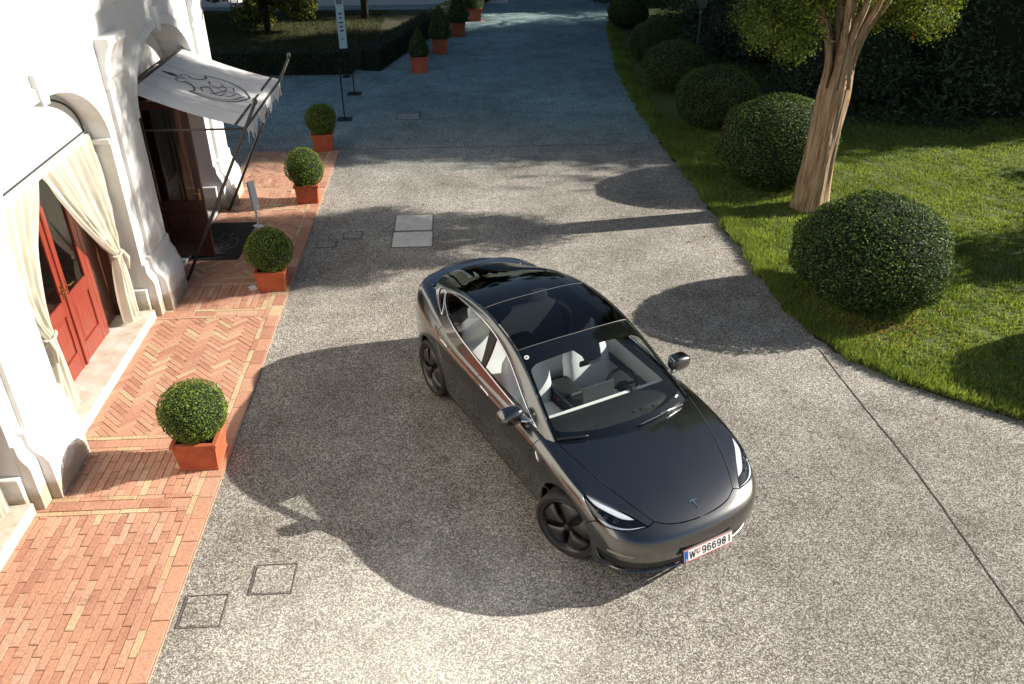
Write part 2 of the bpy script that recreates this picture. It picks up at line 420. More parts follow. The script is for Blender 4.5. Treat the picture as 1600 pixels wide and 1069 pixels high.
def brick_mesh(polys, hs):
    V = []; F = []
    for poly, h in zip(polys, hs):
        n = len(poly); c = np.mean(poly, 0); o = len(V)
        if sum(poly[i-1][0]*poly[i][1]-poly[i][0]*poly[i-1][1] for i in range(n)) < 0: poly = poly[::-1]
        tx, ty = random.uniform(-.006, .006), random.uniform(-.006, .006)
        for (s, z) in ((1, .004), (1, h-.004), (None, h)):
            for p in poly:
                d = np.array(p) - c
                if s is None: L = np.linalg.norm(d); d = d*(1 - min(.005/L, .4))
                V.append((c[0]+d[0], c[1]+d[1], z + (d[0]*tx + d[1]*ty if z > .005 else 0)))
        for r_ in (0, 1): F += [(o+r_*n+i, o+r_*n+(i+1) % n, o+(r_+1)*n+(i+1) % n, o+(r_+1)*n+i) for i in range(n)]
        F.append(tuple(o+2*n+i for i in range(n)))
    return V, F
def dist_cam(b):
    c = np.mean(b[0], 0); vis = 1. if c[1] > 3.9 and -4.0 < c[0] else 50.
    if c[1] < 4.6 and c[0] < -3.9 + (4.6-c[1])*1.2: vis = 50.
    return parea(b[0]) * -1e3 / (c[0]**2 + c[1]**2 + 30)**1.5 * (1 if vis < 2 else .001)
BR.sort(key=dist_cam)
for (poly, pale) in BR[:300]:
    c = np.mean(poly, 0); loc = [(p[0]-c[0], p[1]-c[1]) for p in poly]
    V, F = brick_mesh([loc], [.026 + random.uniform(-.003, .004)])
    link('brick', mesh_np('brick', V, F, smooth=False), M_PALEB if pale else M_BRICK, PAV, (c[0], c[1], .002))
for pale, mt in ((0, M_BRICK), (1, M_PALEB)):
    ps = [b[0] for b in BR[300:] if b[1] == pale]
    V, F = brick_mesh(ps, [.026 + random.uniform(-.003, .004) for _ in ps])
    o = link('brick_field', mesh_np('brick_field', V, F, smooth=False), mt, PAV, (0, 0, .002)); o['kind'] = 'stuff'
# ------------------------------------------------------------------ villa
VIL = empty('villa', (-4.2, 8.62, 0)); tag(VIL, 'white plastered villa with a row of arched bays on the left', 'building')
def vb(b, name, mat, parent=None, **kw):
    """build in world coordinates, parented to the villa (or one of its parts)"""
    o = b.build(name, mat, parent or VIL, **kw); o.matrix_parent_inverse = Matrix.Translation((4.2, -8.62, 0)); return o
def chunk(o): o.matrix_parent_inverse = Matrix.Translation((4.2, -8.62, 0)); return o
BAYS = [8.62 + 3.77*k for k in (-2, -1, 0, 1)]; HWD = 1.36; ZS, AB = 2.42, .88; XF, XB = -4.2, -4.62; Y0, Y1, ZT = -3., 14.8, 8.2
def arch_z(d): return ZS + AB*math.sqrt(max(0, 1-(d/HWD)**2))
w_ = MB()
ys = [Y0]; tops = []
strips = []
prev = Y0
for c in BAYS:
    strips.append((prev, c-HWD, 0, 0)); n = 28
    for i in range(n):
        a0, a1 = math.pi*(1-i/n), math.pi*(1-(i+1)/n); d0, d1 = HWD*math.cos(a0), HWD*math.cos(a1)
        strips.append((c+d0, c+d1, arch_z(d0), arch_z(d1)))
    prev = c+HWD
strips.append((prev, Y1, 0, 0))
for (a, b, za, zb) in strips:
    w_.add([(XF,a,za),(XF,b,zb),(XF,b,ZT),(XF,a,ZT)], [(0,1,2,3)])
    if za or zb or True:
        if za > 0 or zb > 0: w_.add([(XF,a,za),(XB,a,za),(XB,b,zb),(XF,b,zb)], [(0,1,2,3)])
for c in BAYS:
    for s in (-1, 1): y = c+s*HWD; w_.add([(XF,y,0),(XB,y,0),(XB,y,ZS),(XF,y,ZS)], [(0,1,2,3)] if s > 0 else [(3,2,1,0)])
w_.add([(XF,Y1,0),(-11,Y1,0),(-11,Y1,ZT),(XF,Y1,ZT)], [(3,2,1,0)]); w_.add([(XF,Y0,0),(-11,Y0,0),(-11,Y0,ZT),(XF,Y0,ZT)], [(0,1,2,3)])
w_.add([(XF,Y0,ZT),(XF,Y1,ZT),(-11,Y1,ZT),(-11,Y0,ZT)], [(0,1,2,3)])
vb(w_, 'wall', M_PLASTER, fix=False)
# recessed wall behind the arches, with a door opening in each bay
for c in BAYS:
    b = MB(); dw = .72 if c < 12 else .80
    for (a, e, z0, z1) in ((c-HWD-.02, c-dw-.5, 0, 2.6), (c+dw+.5, c+HWD+.02, 0, 2.6), (c-HWD-.02, c+HWD+.02, 2.6, 3.4)):
        b.box((XB-.05, (a+e)/2, (z0+z1)/2), (.1, e-a, z1-z0))
    vb(b, 'recessed_wall', M_PLASTER)
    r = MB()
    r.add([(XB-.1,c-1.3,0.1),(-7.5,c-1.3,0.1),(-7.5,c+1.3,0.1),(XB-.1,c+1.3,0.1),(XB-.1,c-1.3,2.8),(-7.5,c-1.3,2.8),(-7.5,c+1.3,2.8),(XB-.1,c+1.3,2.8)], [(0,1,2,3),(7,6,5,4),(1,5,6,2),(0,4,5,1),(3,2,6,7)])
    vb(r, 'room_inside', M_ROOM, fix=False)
# mouldings
def course(z0, z1, p0, p1):
    b = MB(); prof = [(XF-.02,z0),(XF+p0,z0),(XF+p0+.01,z0+.02),(XF+p1,z1-.03),(XF+p1,z1),(XF-.02,z1)]
    V = []
    for y in (Y0, Y1+p1): V += [(x, y, z) for x, z in prof]
    n = len(prof); b.add(V, [tuple(range(n))[::-1], tuple(range(n, 2*n))] + [(i, (i+1) % n, n+(i+1) % n, n+i) for i in range(n)])
    return b
vb(course(3.80, 3.93, .02, .045), 'string_course', M_PLASTER); vb(course(7.7, 8.1, .05, .3), 'cornice', M_PLASTER)
def loft_y(b, prof, y0, y1):
    return b.prism([(x, z) for x, z in prof], y0, y1, 'y')
for c in PC:
    e = min(c+.54, Y1+.02)
    vb(loft_y(MB(), [(XF-.02,0),(XF+.10,0),(XF+.10,.50),(XF+.085,.56),(XF+.06,.60),(XF+.035,.66),(XF+.03,.78),(XF-.02,.80)], c-.52, c+.52), 'plinth', M_PLASTER)
    # bulging pedestal
    prof = [(XF-.02,0),(XF+.20,0),(XF+.20,.40),(XF+.19,.48),(XF+.16,.545),(XF+.115,.585),(XF+.085,.63),(XF+.068,.70),(XF+.062,.82),(XF-.02,.84)]
    vb(loft_y(MB(), prof, c-.36, c+.36), 'pedestal', M_PLASTER)
    vb(MB().box((XF+.02, c, 1.95), (.06, .56, 2.3)), 'pilaster', M_PLASTER)
    cp = [(XF-.01,2.98),(XF+.035,2.98),(XF+.045,3.05),(XF+.07,3.10),(XF+.075,3.14),(XF+.06,3.18),(XF+.07,3.26),(XF+.11,3.38),(XF+.15,3.46),(XF+.17,3.47),(XF+.17,3.555),(XF-.01,3.555)]
    vb(loft_y(MB(), cp, c-.30, c+.30), 'console', M_PLASTER)
for c in BAYS:
    vb(MB().prism([(c-.075,3.24),(c+.075,3.24),(c+.12,3.56),(c-.12,3.56)], XF-.01, XF+.055, 'x'), 'keystone', M_PLASTER)
    for s in (-1, 1):
        y = c+s*HWD
        vb(MB().cbox((XF-.20, y-s*.012, ZS+.02), (.43, .06, .07), .012), 'impost', M_PLASTER)
        vb(MB().cbox((XF-.21, y-s*.015, .225), (.40, .07, .43), .012).cbox((XF-.21, y-s*.022, .43), (.41, .09, .045), .01), 'jamb_base', M_PLASTER)
    # raised archivolt strip
    a = MB(); pts = []; n = 30; V = []
    for i in range(n+1):
        t = math.pi*(1-i/n); 
        for (k, x) in ((1.0, XF+.0), (1.0, XF+.03), (1.09, XF+.03), (1.10, XF+.0)):
            V.append((x, c+HWD*k*math.cos(t), ZS+(AB+HWD*(k-1))*math.sin(t)))
    vb(a.add(V, [(4*i+j, 4*i+j+1, 4*i+j+5, 4*i+j+4) for i in range(n) for j in range(3)]), 'archivolt', M_PLASTER)
    if c < 12:
        st = vb(MB().cbox((XF-.20, c, .085), (.47, 2.66, .135), .012), 'door_step', M_MARBLE)
        # white cloth lunette with dark piping
        t0 = .20; lun = []; n = 24
        for i in range(n+1):
            t = math.pi*(1-i/n); lun.append((c+(HWD-.0)*math.cos(t), ZS+.14+(AB-.14)*math.sin(t)))
        vb(MB().prism(lun, XF-.25, XF-.235, 'x'), 'lunette_panel', M_PLASTER)
        pp = [(XF-.228, c+(HWD-.10)*math.cos(math.pi*(1-i/n)), ZS+.17+(AB-.26)*math.sin(math.pi*(1-i/n))) for i in range(n+1)]
        vb(MB().tube(pp, .012, 6, closed=True), 'lunette_piping', M_PIPING)
        vb(MB().cbox((XF-.22, c, ZS+.10), (.05, 2.68, .07), .01), 'curtain_pelmet', M_PLASTER)
# ------------------------------------------------------------------ doors
def leaf(parent, w, h, mat, ox, oy, oz, rz, handle_side, depth=.05, inv=True):
    """door leaf in its own frame: y along the width, x its thickness; hinge at y=0"""
    Mx = Matrix.Translation((ox, oy, oz)) @ Matrix.Rotation(rz, 4, 'Z')
    def put(b, name, m, **kw):
        o = b.build(name, m, parent, **kw); o.matrix_parent_inverse = Matrix.Translation((4.2, -8.62, 0)); o.matrix_basis = Mx
        return o
    s = .105; g0 = .82
    f = MB()
    f.cbox((0, s/2, h/2), (depth, s, h), .006).cbox((0, w-s/2, h/2), (depth, s, h), .006)
    f.cbox((0, w/2, .11), (depth-.004, w-2*s+.004, .22), .006).cbox((0, w/2, g0), (depth-.004, w-2*s+.004, .15), .006).cbox((0, w/2, h-.06), (depth-.004, w-2*s+.004, .12), .006)
    put(f, 'leaf_frame', mat)
    z0, z1 = .22, g0-.075
    put(MB().cbox((0, w/2, (z0+z1)/2), (.018, w-2*s, z1-z0), .002).cbox((0, w/2, (z0+z1)/2), (.036, w-2*s-.11, z1-z0-.11), .012), 'leaf_panel', mat)
    bd = MB()
    for sx in (-1, 1):
        for zz in (z0+.008, z1-.008): bd.cbox((sx*.018, w/2, zz), (.018, w-2*s, .02), .004)
        for yy in (s+.008, w-s-.008): bd.cbox((sx*.018, yy, (z0+z1)/2), (.017, .02, z1-z0-.02), .004)
    put(bd, 'panel_moulding', mat)
    put(MB().box((0, w/2, (g0+.075+h-.12)/2), (.008, w-2*s, h-.12-g0-.075)), 'glass', M_PANE)
    yy = w-s/2 if handle_side else s/2
    sg = -1 if handle_side else 1
    put(MB().cbox((.03, yy, 1.0), (.012, .035, .17), .005).tube([(.03, yy, 1.03), (.075, yy, 1.03), (.08, yy+sg*.03, 1.03), (.08, yy+sg*.11, 1.025)], .009, 8).lathe([(.001,.04),(.018,.04),(.018,.03)], 10, (0, yy, .93), 'x'), 'handle', M_BRASS)
for c in BAYS[:3]:
    D = empty('door', parent=VIL); D['label'] = 'red varnished double door'
    xd = -4.585
    leaf(D, .68, 2.36, M_REDW, xd, c-.68, .155, 0, True); leaf(D, .68, 2.36, M_REDW, xd, c, .155, 0, False)
    fr = MB().cbox((xd-.02, c-.73, 1.35), (.09, .09, 2.42), .006).cbox((xd-.02, c+.73, 1.35), (.09, .09, 2.42), .006).cbox((xd-.02, c, 2.55), (.09, 1.55, .09), .006)
    o = fr.build('door_frame', M_REDW, D); o.matrix_parent_inverse = Matrix.Translation((4.2,-8.62,0))
    m_ = MB().cbox((xd+.035, c, 1.33), (.03, .05, 2.34), .008).build('meeting_bead', M_REDW, D); m_.matrix_parent_inverse = Matrix.Translation((4.2,-8.62,0))
    for s in (-1, 1):
        o = MB().cbox((xd-.06, c+s*1.0, 1.35), (.05, .46, 2.4), .01).cbox((xd+.02, c+s*1.22, 1.3), (.12, .05, 2.3), .01).build('side_shutter', M_DARKW, D); o.matrix_parent_inverse = Matrix.Translation((4.2,-8.62,0))
c = BAYS[3]
D = empty('entrance_door', parent=VIL); D['label'] = 'dark brown glazed entrance door with one leaf standing open'
leaf(D, .74, 2.36, M_DARKW, -4.56, 11.80, .06, R(-90), True)
leaf(D, .72, 2.36, M_DARKW, -4.60, 12.47, .06, 0, False)
o = MB().cbox((-4.60, 11.70, 1.25), (.10, .16, 2.46), .008).cbox((-4.60, 13.25, 1.25), (.10, .10, 2.46), .008).cbox((-4.60, 12.47, 2.52), (.10, 1.65, .14), .008).cbox((-4.61, 11.35, 1.25), (.08, .52, 2.46), .01).cbox((-4.61, 13.5, 1.25), (.08, .40, 2.46), .01).build('door_frame', M_DARKW, D); o.matrix_parent_inverse = Matrix.Translation((4.2,-8.62,0))
vb(MB().cbox((-4.42, c, .03), (.40, 2.66, .06), .01), 'threshold', m_stone('threshold_stone', (.30, .31, .32), (.42, .43, .43), 5.))
# ------------------------------------------------------------------ curtains (each hangs by itself)
def curtain(c, side, label):
    """side -1: near half, +1: far half; gathered by a tie at about a metre"""
    nz, ns = 46, 72; V = []
    zt, zb, ztie = 2.53, .19, 1.10
    for i in range(nz+1):
        z = zt + (zb-zt)*i/nz
        if side > 0:
            out = 1.335; tie_c, tie_h = 1.07, .075
            if z >= ztie: t = (zt-z)/(zt-ztie); inn = -.08*(1-t) + (tie_c-tie_h)*t + .16*math.sin(t*math.pi)*-.35; ou = out*(1-t**3) + (tie_c+tie_h)*t**3
            else: t = (ztie-z)/(ztie-zb); inn = tie_c-tie_h - .10*math.sin(t*math.pi/2); ou = tie_c+tie_h + .10*math.sin(t*math.pi/2)
        else:
            out = -1.335; tie_c, tie_h = -.95, .07
            if z >= ztie: t = (zt-z)/(zt-ztie); inn = -.10*(1-t) + (tie_c+tie_h)*t + .10*math.sin(t*math.pi)*-.2 - .14*math.sin(t*math.pi); ou = out*(1-t**3) + (tie_c-tie_h)*t**3
            else: t = (ztie-z)/(ztie-zb); inn = tie_c+tie_h + .08*math.sin(t*math.pi/2); ou = tie_c-tie_h - .12*math.sin(t*math.pi/2)
        g = math.exp(-((z-ztie)/.12)**2); amp = .035*(1-.6*g) * (.6 + .4*min(1, (zt-z)/.4)) + .012
        for k in range(ns+1):
            u = k/ns; y = inn + (ou-inn)*u
            ph = 2*math.pi*(7.5*u + .35*math.sin(3.1*u + i*.03))
            x = amp*(.75 + .45*math.sin(9.3*u + side))*math.sin(ph) + .012*math.sin(2.7*ph + i*.11) + .006*math.sin(5.3*ph - i*.23 + 2.*math.sin(i*.17)) + .03*g*math.cos((u-.5)*math.pi)
            V.append((XF-.20 + x + (.04 if z < ztie else .04*(zt-z)/(zt-ztie)), c + y, z))
    F = [(i*(ns+1)+k, i*(ns+1)+k+1, (i+1)*(ns+1)+k+1, (i+1)*(ns+1)+k) for i in range(nz) for k in range(ns)]
    t = empty('curtain', (XF-.2, c+side*.7, .15)); tag(t, label, 'curtain', 'curtains in the arched bays')
    inv = Matrix.Translation((-(XF-.2), -(c+side*.7), -.15))
    o = link('cloth', mesh_np('cloth', V, F), M_CURTAIN, t); o.matrix_parent_inverse = inv
    yc = c + (1.07 if side > 0 else -.95)
    ring = [(XF-.15+.06*math.cos(a), yc+.10*math.sin(a), ztie+.012*math.sin(a*2)) for a in np.linspace(0, 2*math.pi, 25)[:-1]]
    o = MB().tube(ring, .016, 8, closed=True).tube([(XF-.11, yc+.09*side, ztie), (XF-.07, yc+.10*side, ztie-.10), (XF-.09, yc+.11*side, ztie-.26)], [.02, .03, .012], 8).build('tie_back', M_CURTAIN, t, smooth=True); o.matrix_parent_inverse = inv
for c, nm in ((BAYS[2], 'in the red-door arch'), (BAYS[1], 'in the arch nearest the camera')):
    curtain(c, -1, 'cream curtain tied back on the near side ' + nm); curtain(c, 1, 'cream curtain tied back on the far side ' + nm)
# ------------------------------------------------------------------ awning
AW = empty('awning', (-4.05, 12.38, 0)); tag(AW, 'white canvas awning with a dark crest on slanting poles above the entrance', 'awning')
def ab(b, name, mat, **kw): o = b.build(name, mat, AW, **kw); o.matrix_parent_inverse = Matrix.Translation((4.05, -12.38, 0)); return o
WA, WB_ = 11.10, 13.66
def aw_pt(u, v, off=0.):
    """u across (0 near .. 1 far), v from the wall 0 to the front bar 1"""
    x = -4.30 + (1.43)*v; z = 2.74 - .50*v - .03*math.sin(math.pi*v)*(1 + .4*math.cos(2*math.pi*u)) + .006*math.sin(2*math.pi*u*5)*math.sin(math.pi*v); y = WA + (WB_-WA)*u
    return np.array((x - .0*off, y, z + off))
V = []; nu, nv = 40, 24
for i in range(nu+1):
    for j in range(nv+1): V.append(aw_pt(i/nu, j/nv))
F = [(i*(nv+1)+j, (i+1)*(nv+1)+j, (i+1)*(nv+1)+j+1, i*(nv+1)+j+1) for i in range(nu) for j in range(nv)]
ab(MB().add(V, F), 'canvas', M_AWN, smooth=True, fix=False)
for u in (.2, .4, .6, .8): ab(MB().tube([aw_pt(u, v, .003) for v in np.linspace(0, 1, 20)], .004, 5), 'canvas_seam', M_AWN)
# ragged front valance
V = []; nn = 168
for k in range(nn+1):
    u = k/nn; p = aw_pt(u, 1.0); dep = .07 + .19*(1 - abs(((u*14) % 1)*2 - 1))**.8 + .02*math.sin(k*1.7)
    for j in range(5):
        f = j/4; V.append((p[0] + .02*math.sin(u*60+f*2)*f + .01*f, p[1] + .006*math.sin(k+f*3)*f, p[2] - dep*f))
ab(MB().add(V, [(k*5+j, (k+1)*5+j, (k+1)*5+j+1, k*5+j+1) for k in range(nn) for j in range(4)]), 'valance', M_AWN, smooth=True, fix=False)
for y in (11.05, 13.70):
    ab(MB().tube([(-4.05, y, .03), (-2.69, y, 2.56)], .022, 10), 'pole', M_METAL, smooth=True)
    ab(MB().lathe([(.001,.06),(.022,.05),(.033,.02),(.033,-.005),(.02,-.03)], 12, (-2.68, y, 2.585)), 'pole_finial', M_METAL, smooth=True)
    ab(MB().cbox((-4.06, y, .035), (.07, .07, .07), .012), 'pole_foot', M_METAL)
    ab(MB().tube([(-4.2, y, 2.235), (-2.86, y, 2.235)], .014, 8), 'side_arm', M_METAL, smooth=True)
ab(MB().tube([(-2.865, 11.0, 2.235), (-2.865, 13.75, 2.235)], .018, 8), 'front_bar', M_METAL, smooth=True)
ab(MB().tube([(-4.29, WA-.03, 2.745), (-4.29, WB_+.03, 2.745)], .02, 8), 'wall_bar', M_METAL, smooth=True)
ab(MB().add([tuple(aw_pt(0, .90, .006)), tuple(aw_pt(1, .90, .006)), tuple(aw_pt(1, .925, .006)), tuple(aw_pt(0, .925, .006))], [(0,1,2,3)]), 'canvas_stripe', M_PIPING, fix=False)
# crest: shield with scrolls, drawn as dark printed strokes a hair above the cloth
def stroke(S, pts, w, name, mat, build):
    """S(a,b) -> 3-D; pts in crest units"""
    P = np.array(crom2(pts), float); T = np.gradient(P, axis=0); T /= np.maximum(np.linalg.norm(T, axis=1, keepdims=True), 1e-9); Q = np.stack([-T[:,1], T[:,0]], 1)*w/2
    V = [tuple(S(*p)) for p in P+Q] + [tuple(S(*p)) for p in P-Q]; n = len(P)
    return build.add(V, [(i, i+1, n+i+1, n+i) for i in range(n-1)])
def crom2(pts, k=6):
    P = [np.array(p, float) for p in pts]; E_ = [2*P[0]-P[1]] + P + [2*P[-1]-P[-2]]; out = []
    for i in range(len(P)-1):
        p0, p1, p2, p3 = E_[i:i+4]
        for j in range(k):
            t = j/k; out.append(.5*((2*p1)+(-p0+p2)*t+(2*p0-5*p1+4*p2-p3)*t*t+(-p0+3*p1-3*p2+p3)*t**3))
    out.append(P[-1]); return out
CREST = [  # (stroke width, points): b runs from the wall (top of crest) to the front (point of the shield)
  (.020, [(-.34,.40),(-.30,.44),(-.20,.42),(-.13,.36),(-.10,.30)]), (.020, [(.34,.40),(.30,.44),(.20,.42),(.13,.36),(.10,.30)]),
  (.020, [(-.34,.40),(-.40,.55),(-.38,.72),(-.26,.88),(-.12,.96),(0,1.0),(.12,.96),(.26,.88),(.38,.72),(.40,.55),(.34,.40)]),
  (.014, [(-.33,.47),(-.34,.6),(-.30,.74),(-.2,.86),(0,.94)]),
  (.014, [(-.10,.30),(-.16,.26),(-.12,.20),(-.04,.22),(0,.27),(.04,.22),(.12,.20),(.16,.26),(.10,.30)]),
  (.014, [(-.22,.52),(-.12,.48),(-.06,.56),(-.16,.62),(-.2,.7),(-.08,.74)]), (.014, [(.20,.50),(.10,.52),(.06,.62),(.16,.66),(.22,.76),(.10,.80)]),
  (.012, [(-.06,.50),(.02,.60),(-.02,.72),(.06,.84),(0,.90)]), (.012, [(.02,.84),(-.1,.82),(-.16,.76)]), (.012, [(-.24,.60),(-.1,.68),(.08,.72),(.24,.62)]),
]
CRF = [(-.02,.20),(-.05,.12),(0,0),(.05,.12),(.02,.20)]
cb_ = MB()
def S_aw(a, b): return aw_pt(.47 + a*.46, .05 + b*.82, .009)
for w, p in CREST: stroke(S_aw, p, w, 'crest', M_PIPING, cb_)
cb_.add([tuple(S_aw(a, b)) for a, b in CRF], [(0,1,2,3,4)])
ab(cb_, 'crest_print', M_PIPING, fix=False)
# ------------------------------------------------------------------ doormat
DM = empty('doormat', (-3.83, 12.40, .03)); tag(DM, 'black doormat with a pale crest outline in front of the entrance', 'doormat')
MB().cbox((0, 0, .008), (.74, 1.42, .014), .005).build('mat', pmat('black_coir', (.014, .014, .015), .95), DM)
mb_ = MB()
for w, p in CREST: stroke(lambda a, b: (a*.55, .42 - b*.85, .0165), p, w, 'crest', None, mb_)
mb_.build('crest_outline', pmat('pale_mat_print', (.16, .155, .14), .9), DM, fix=False)
# ------------------------------------------------------------------ foliage
def m_leaf(name, stops, trans=.25, gloss=.3, scale=1.5, patch=None):
    m = bpy.data.materials.new(name); m.use_nodes = True; nt = m.node_tree; nt.nodes.clear()
    g = N(nt, 'ShaderNodeNewGeometry'); c = ramp(nt, g.outputs['Random Per Island'], stops)
    n1 = noise(nt, g.outputs['Position'], scale, 3); v = ramp(nt, n1.outputs[0], [(.3, (.65, .68, .62)), (.7, (1.25, 1.2, 1.1))]); col = mixc(nt, 1., c.outputs[0], v.outputs[0], 'MULTIPLY')
    if patch:
        n2 = noise(nt, g.outputs['Position'], patch[1], 2); f = ramp(nt, n2.outputs[0], [(patch[2], (0, 0, 0)), (patch[2]+.07, (1, 1, 1))]); col = mixc(nt, f.outputs[0], col, patch[0])
    d = N(nt, 'ShaderNodeBsdfPrincipled', i_Roughness=.5); d.inputs['Specular IOR Level'].default_value = gloss
    t = N(nt, 'ShaderNodeBsdfTranslucent'); mx = N(nt, 'ShaderNodeMixShader', i_0=trans); o = nt.nodes.new('ShaderNodeOutputMaterial')
    nt.links.new(col, d.inputs['Base Color']); nt.links.new(mixc(nt, 1., col, (1.3, 1.25, .5), 'MULTIPLY'), t.inputs[0])
    nt.links.new(d.outputs[0], mx.inputs[1]); nt.links.new(t.outputs[0], mx.inputs[2]); nt.links.new(mx.outputs[0], o.inputs[0]); return m
M_BOX = m_leaf('boxwood_leaf', [(0, (.035, .07, .014)), (.5, (.12, .20, .032)), (1, (.27, .36, .07))], .3, .2)
M_BOXD = m_leaf('dark_boxwood_leaf', [(0, (.016, .034, .012)), (.45, (.062, .112, .036)), (.85, (.135, .20, .065)), (1, (.27, .34, .12))], .27, .12)
M_CYP = m_leaf('cypress_scale_leaf', [(0, (.045, .08, .02)), (.5, (.115, .17, .04)), (1, (.26, .31, .08))], .42, .15, 1.5, ((.48, .22, .05), 2.3, .66))
M_CON = m_leaf('dark_conifer_leaf', [(0, (.02, .038, .022)), (.6, (.052, .088, .05)), (1, (.14, .20, .125))], .2, .2)
M_MAG = m_leaf('broad_shrub_leaf', [(0, (.06, .085, .015)), (.5, (.13, .15, .025)), (1, (.24, .22, .045))], .35, .4)
M_HEDGE = m_leaf('hedge_leaf', [(0, (.014, .026, .01)), (.6, (.03, .05, .018)), (1, (.06, .085, .03))], .15, .35)
M_GRASS = m_leaf('grass_blade', [(0, (.095, .15, .034)), (.5, (.205, .28, .08)), (1, (.37, .43, .15))], .42, .1, 1.3)
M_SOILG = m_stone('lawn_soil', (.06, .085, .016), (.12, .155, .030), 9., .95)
M_GRASSD = m_leaf('shade_darkened_grass', [(0, (.03, .045, .012)), (.5, (.06, .08, .02)), (1, (.11, .12, .035))], .3, .1, 1.3)  # shade over the back lawn put into a darker grass colour
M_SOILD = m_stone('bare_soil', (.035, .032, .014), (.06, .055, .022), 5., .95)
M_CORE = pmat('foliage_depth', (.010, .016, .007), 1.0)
M_BARK = None
def m_bark():
    m, nt, b = mat_new('peeling_bark'); v = coords(nt, 'Object', (15, 15, .8)); n1 = noise(nt, v, 1.7, 8, .7)
    c = ramp(nt, n1.outputs[0], [(.30, (.06, .036, .02)), (.42, (.25, .155, .085)), (.55, (.45, .31, .19)), (.75, (.60, .46, .32))])
    nt.links.new(c.outputs[0], b.inputs['Base Color']); b.inputs['Roughness'].default_value = .9; bump(nt, b, n1.outputs[0], .9, .03); return m
M_BARK = m_bark()
M_DBARK = pmat('dark_bark', (.05, .038, .03), .9)
def quads(P, Nn, size, aspect=1.6, jit=.6, rnd=None):
    """one leaf per point: a folded lozenge facing roughly along Nn; returns V,F arrays"""
    r = rnd or rng; n = len(P)
    nn = Nn + r.normal(0, jit, (n, 3)); nn /= np.linalg.norm(nn, axis=1, keepdims=True)
    t = r.normal(0, 1, (n, 3)); t -= nn * (t*nn).sum(1, keepdims=True); t /= np.maximum(np.linalg.norm(t, axis=1, keepdims=True), 1e-6); b = np.cross(nn, t)
    s = (size * r.uniform(.65, 1.25, n))[:, None] if np.ndim(size) == 0 else (size * r.uniform(.65, 1.25, n))[:, None]
    a = P - t*s*.5; c = P + t*s*.5; l = P + b*s*.5/aspect + nn*s*.10; q = P - b*s*.5/aspect + nn*s*.10
    V = np.stack([a, q, c, l], 1).reshape(-1, 3); F = np.arange(4*n).reshape(-1, 4); return V, F
def fib_sphere(n):
    i = np.arange(n) + .5; ph = np.arccos(1 - 2*i/n); th = math.pi*(1 + 5**.5)*i
    return np.stack([np.cos(th)*np.sin(ph), np.sin(th)*np.sin(ph), np.cos(ph)], 1)
def lumpy(D, seed, amp=.05, f=2.2):
    """low-frequency radius variation for directions D"""
    r_ = np.random.default_rng(seed); out = np.ones(len(D))
    for k in range(7):
        w = r_.normal(0, f, 3); out += amp*r_.uniform(.4, 1)*np.sin(D@w + r_.uniform(0, 6.28))/2
    return out
def ball_mesh(name, n, size, seed, zmin=-1., flat=1.):
    D = fib_sphere(n) ; D = D + rng.normal(0, .02, D.shape); D /= np.linalg.norm(D, axis=1, keepdims=True); D = D[D[:, 2] > zmin]
    rad = lumpy(D, seed, .05) * lumpy(D, seed+1, .03, 7.) * (1 - np.abs(rng.normal(0, .04, len(D))) + .025*(rng.random(len(D)) > .9))
    V, F = quads(D*rad[:, None], D, size, 1.5, .75); V[:, 2] *= flat
    return mesh_np(name, V, F, smooth=False)
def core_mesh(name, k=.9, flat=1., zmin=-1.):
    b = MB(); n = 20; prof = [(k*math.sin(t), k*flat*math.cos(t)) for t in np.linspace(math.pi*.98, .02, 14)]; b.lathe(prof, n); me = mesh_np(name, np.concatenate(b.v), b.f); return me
# ---- potted box balls and cones
POT = m_stone('terracotta', (.34, .072, .030), (.52, .135, .055), 6., .8)
SOIL = pmat('potting_soil', (.03, .022, .016), 1.)
B1 = ball_mesh('foliage', 6500, .066, 3); B2 = ball_mesh('foliage', 6500, .066, 5); B3 = ball_mesh('foliage', 6500, .066, 8); B4 = ball_mesh('foliage', 6500, .066, 13); C1 = core_mesh('foliage_core', .90)
for me in (B1, B2, B3, B4): me.materials.append(M_BOX)
C1.materials.append(M_CORE)
def pot_parts(t, w=.40, h=.35, z=0):
    a, b_ = w/2*.90, w/2
    MB().add([(-a,-a,0),(a,-a,0),(a,a,0),(-a,a,0),(-b_,-b_,h*.80),(b_,-b_,h*.80),(b_,b_,h*.80),(-b_,b_,h*.80)], [(0,3,2,1),(0,1,5,4),(1,2,6,5),(2,3,7,6),(3,0,4,7)]).build('pot_body', POT, t, loc=(0,0,z+.025))
    r = MB(); o = b_+.022; i_ = b_-.03; z0, z1 = h*.80+.025, h
    for s in (-1, 1): r.cbox((s*(o+i_)/2, 0, (z0+z1)/2), (o-i_, 2*o, z1-z0), .006); r.cbox((0, s*(o+i_)/2, (z0+z1)/2), (2*i_-.002, o-i_-.002, z1-z0-.003), .005)
    r.build('pot_rim', POT, t, loc=(0,0,z))
    MB().cbox((0,0,.0), (2*a+.02, 2*a+.02, .03), .006).build('pot_base', POT, t, loc=(0,0,z+.016))
    MB().box((0,0,0), (2*i_,2*i_,.02)).build('soil', SOIL, t, loc=(0,0,z+h-.06))
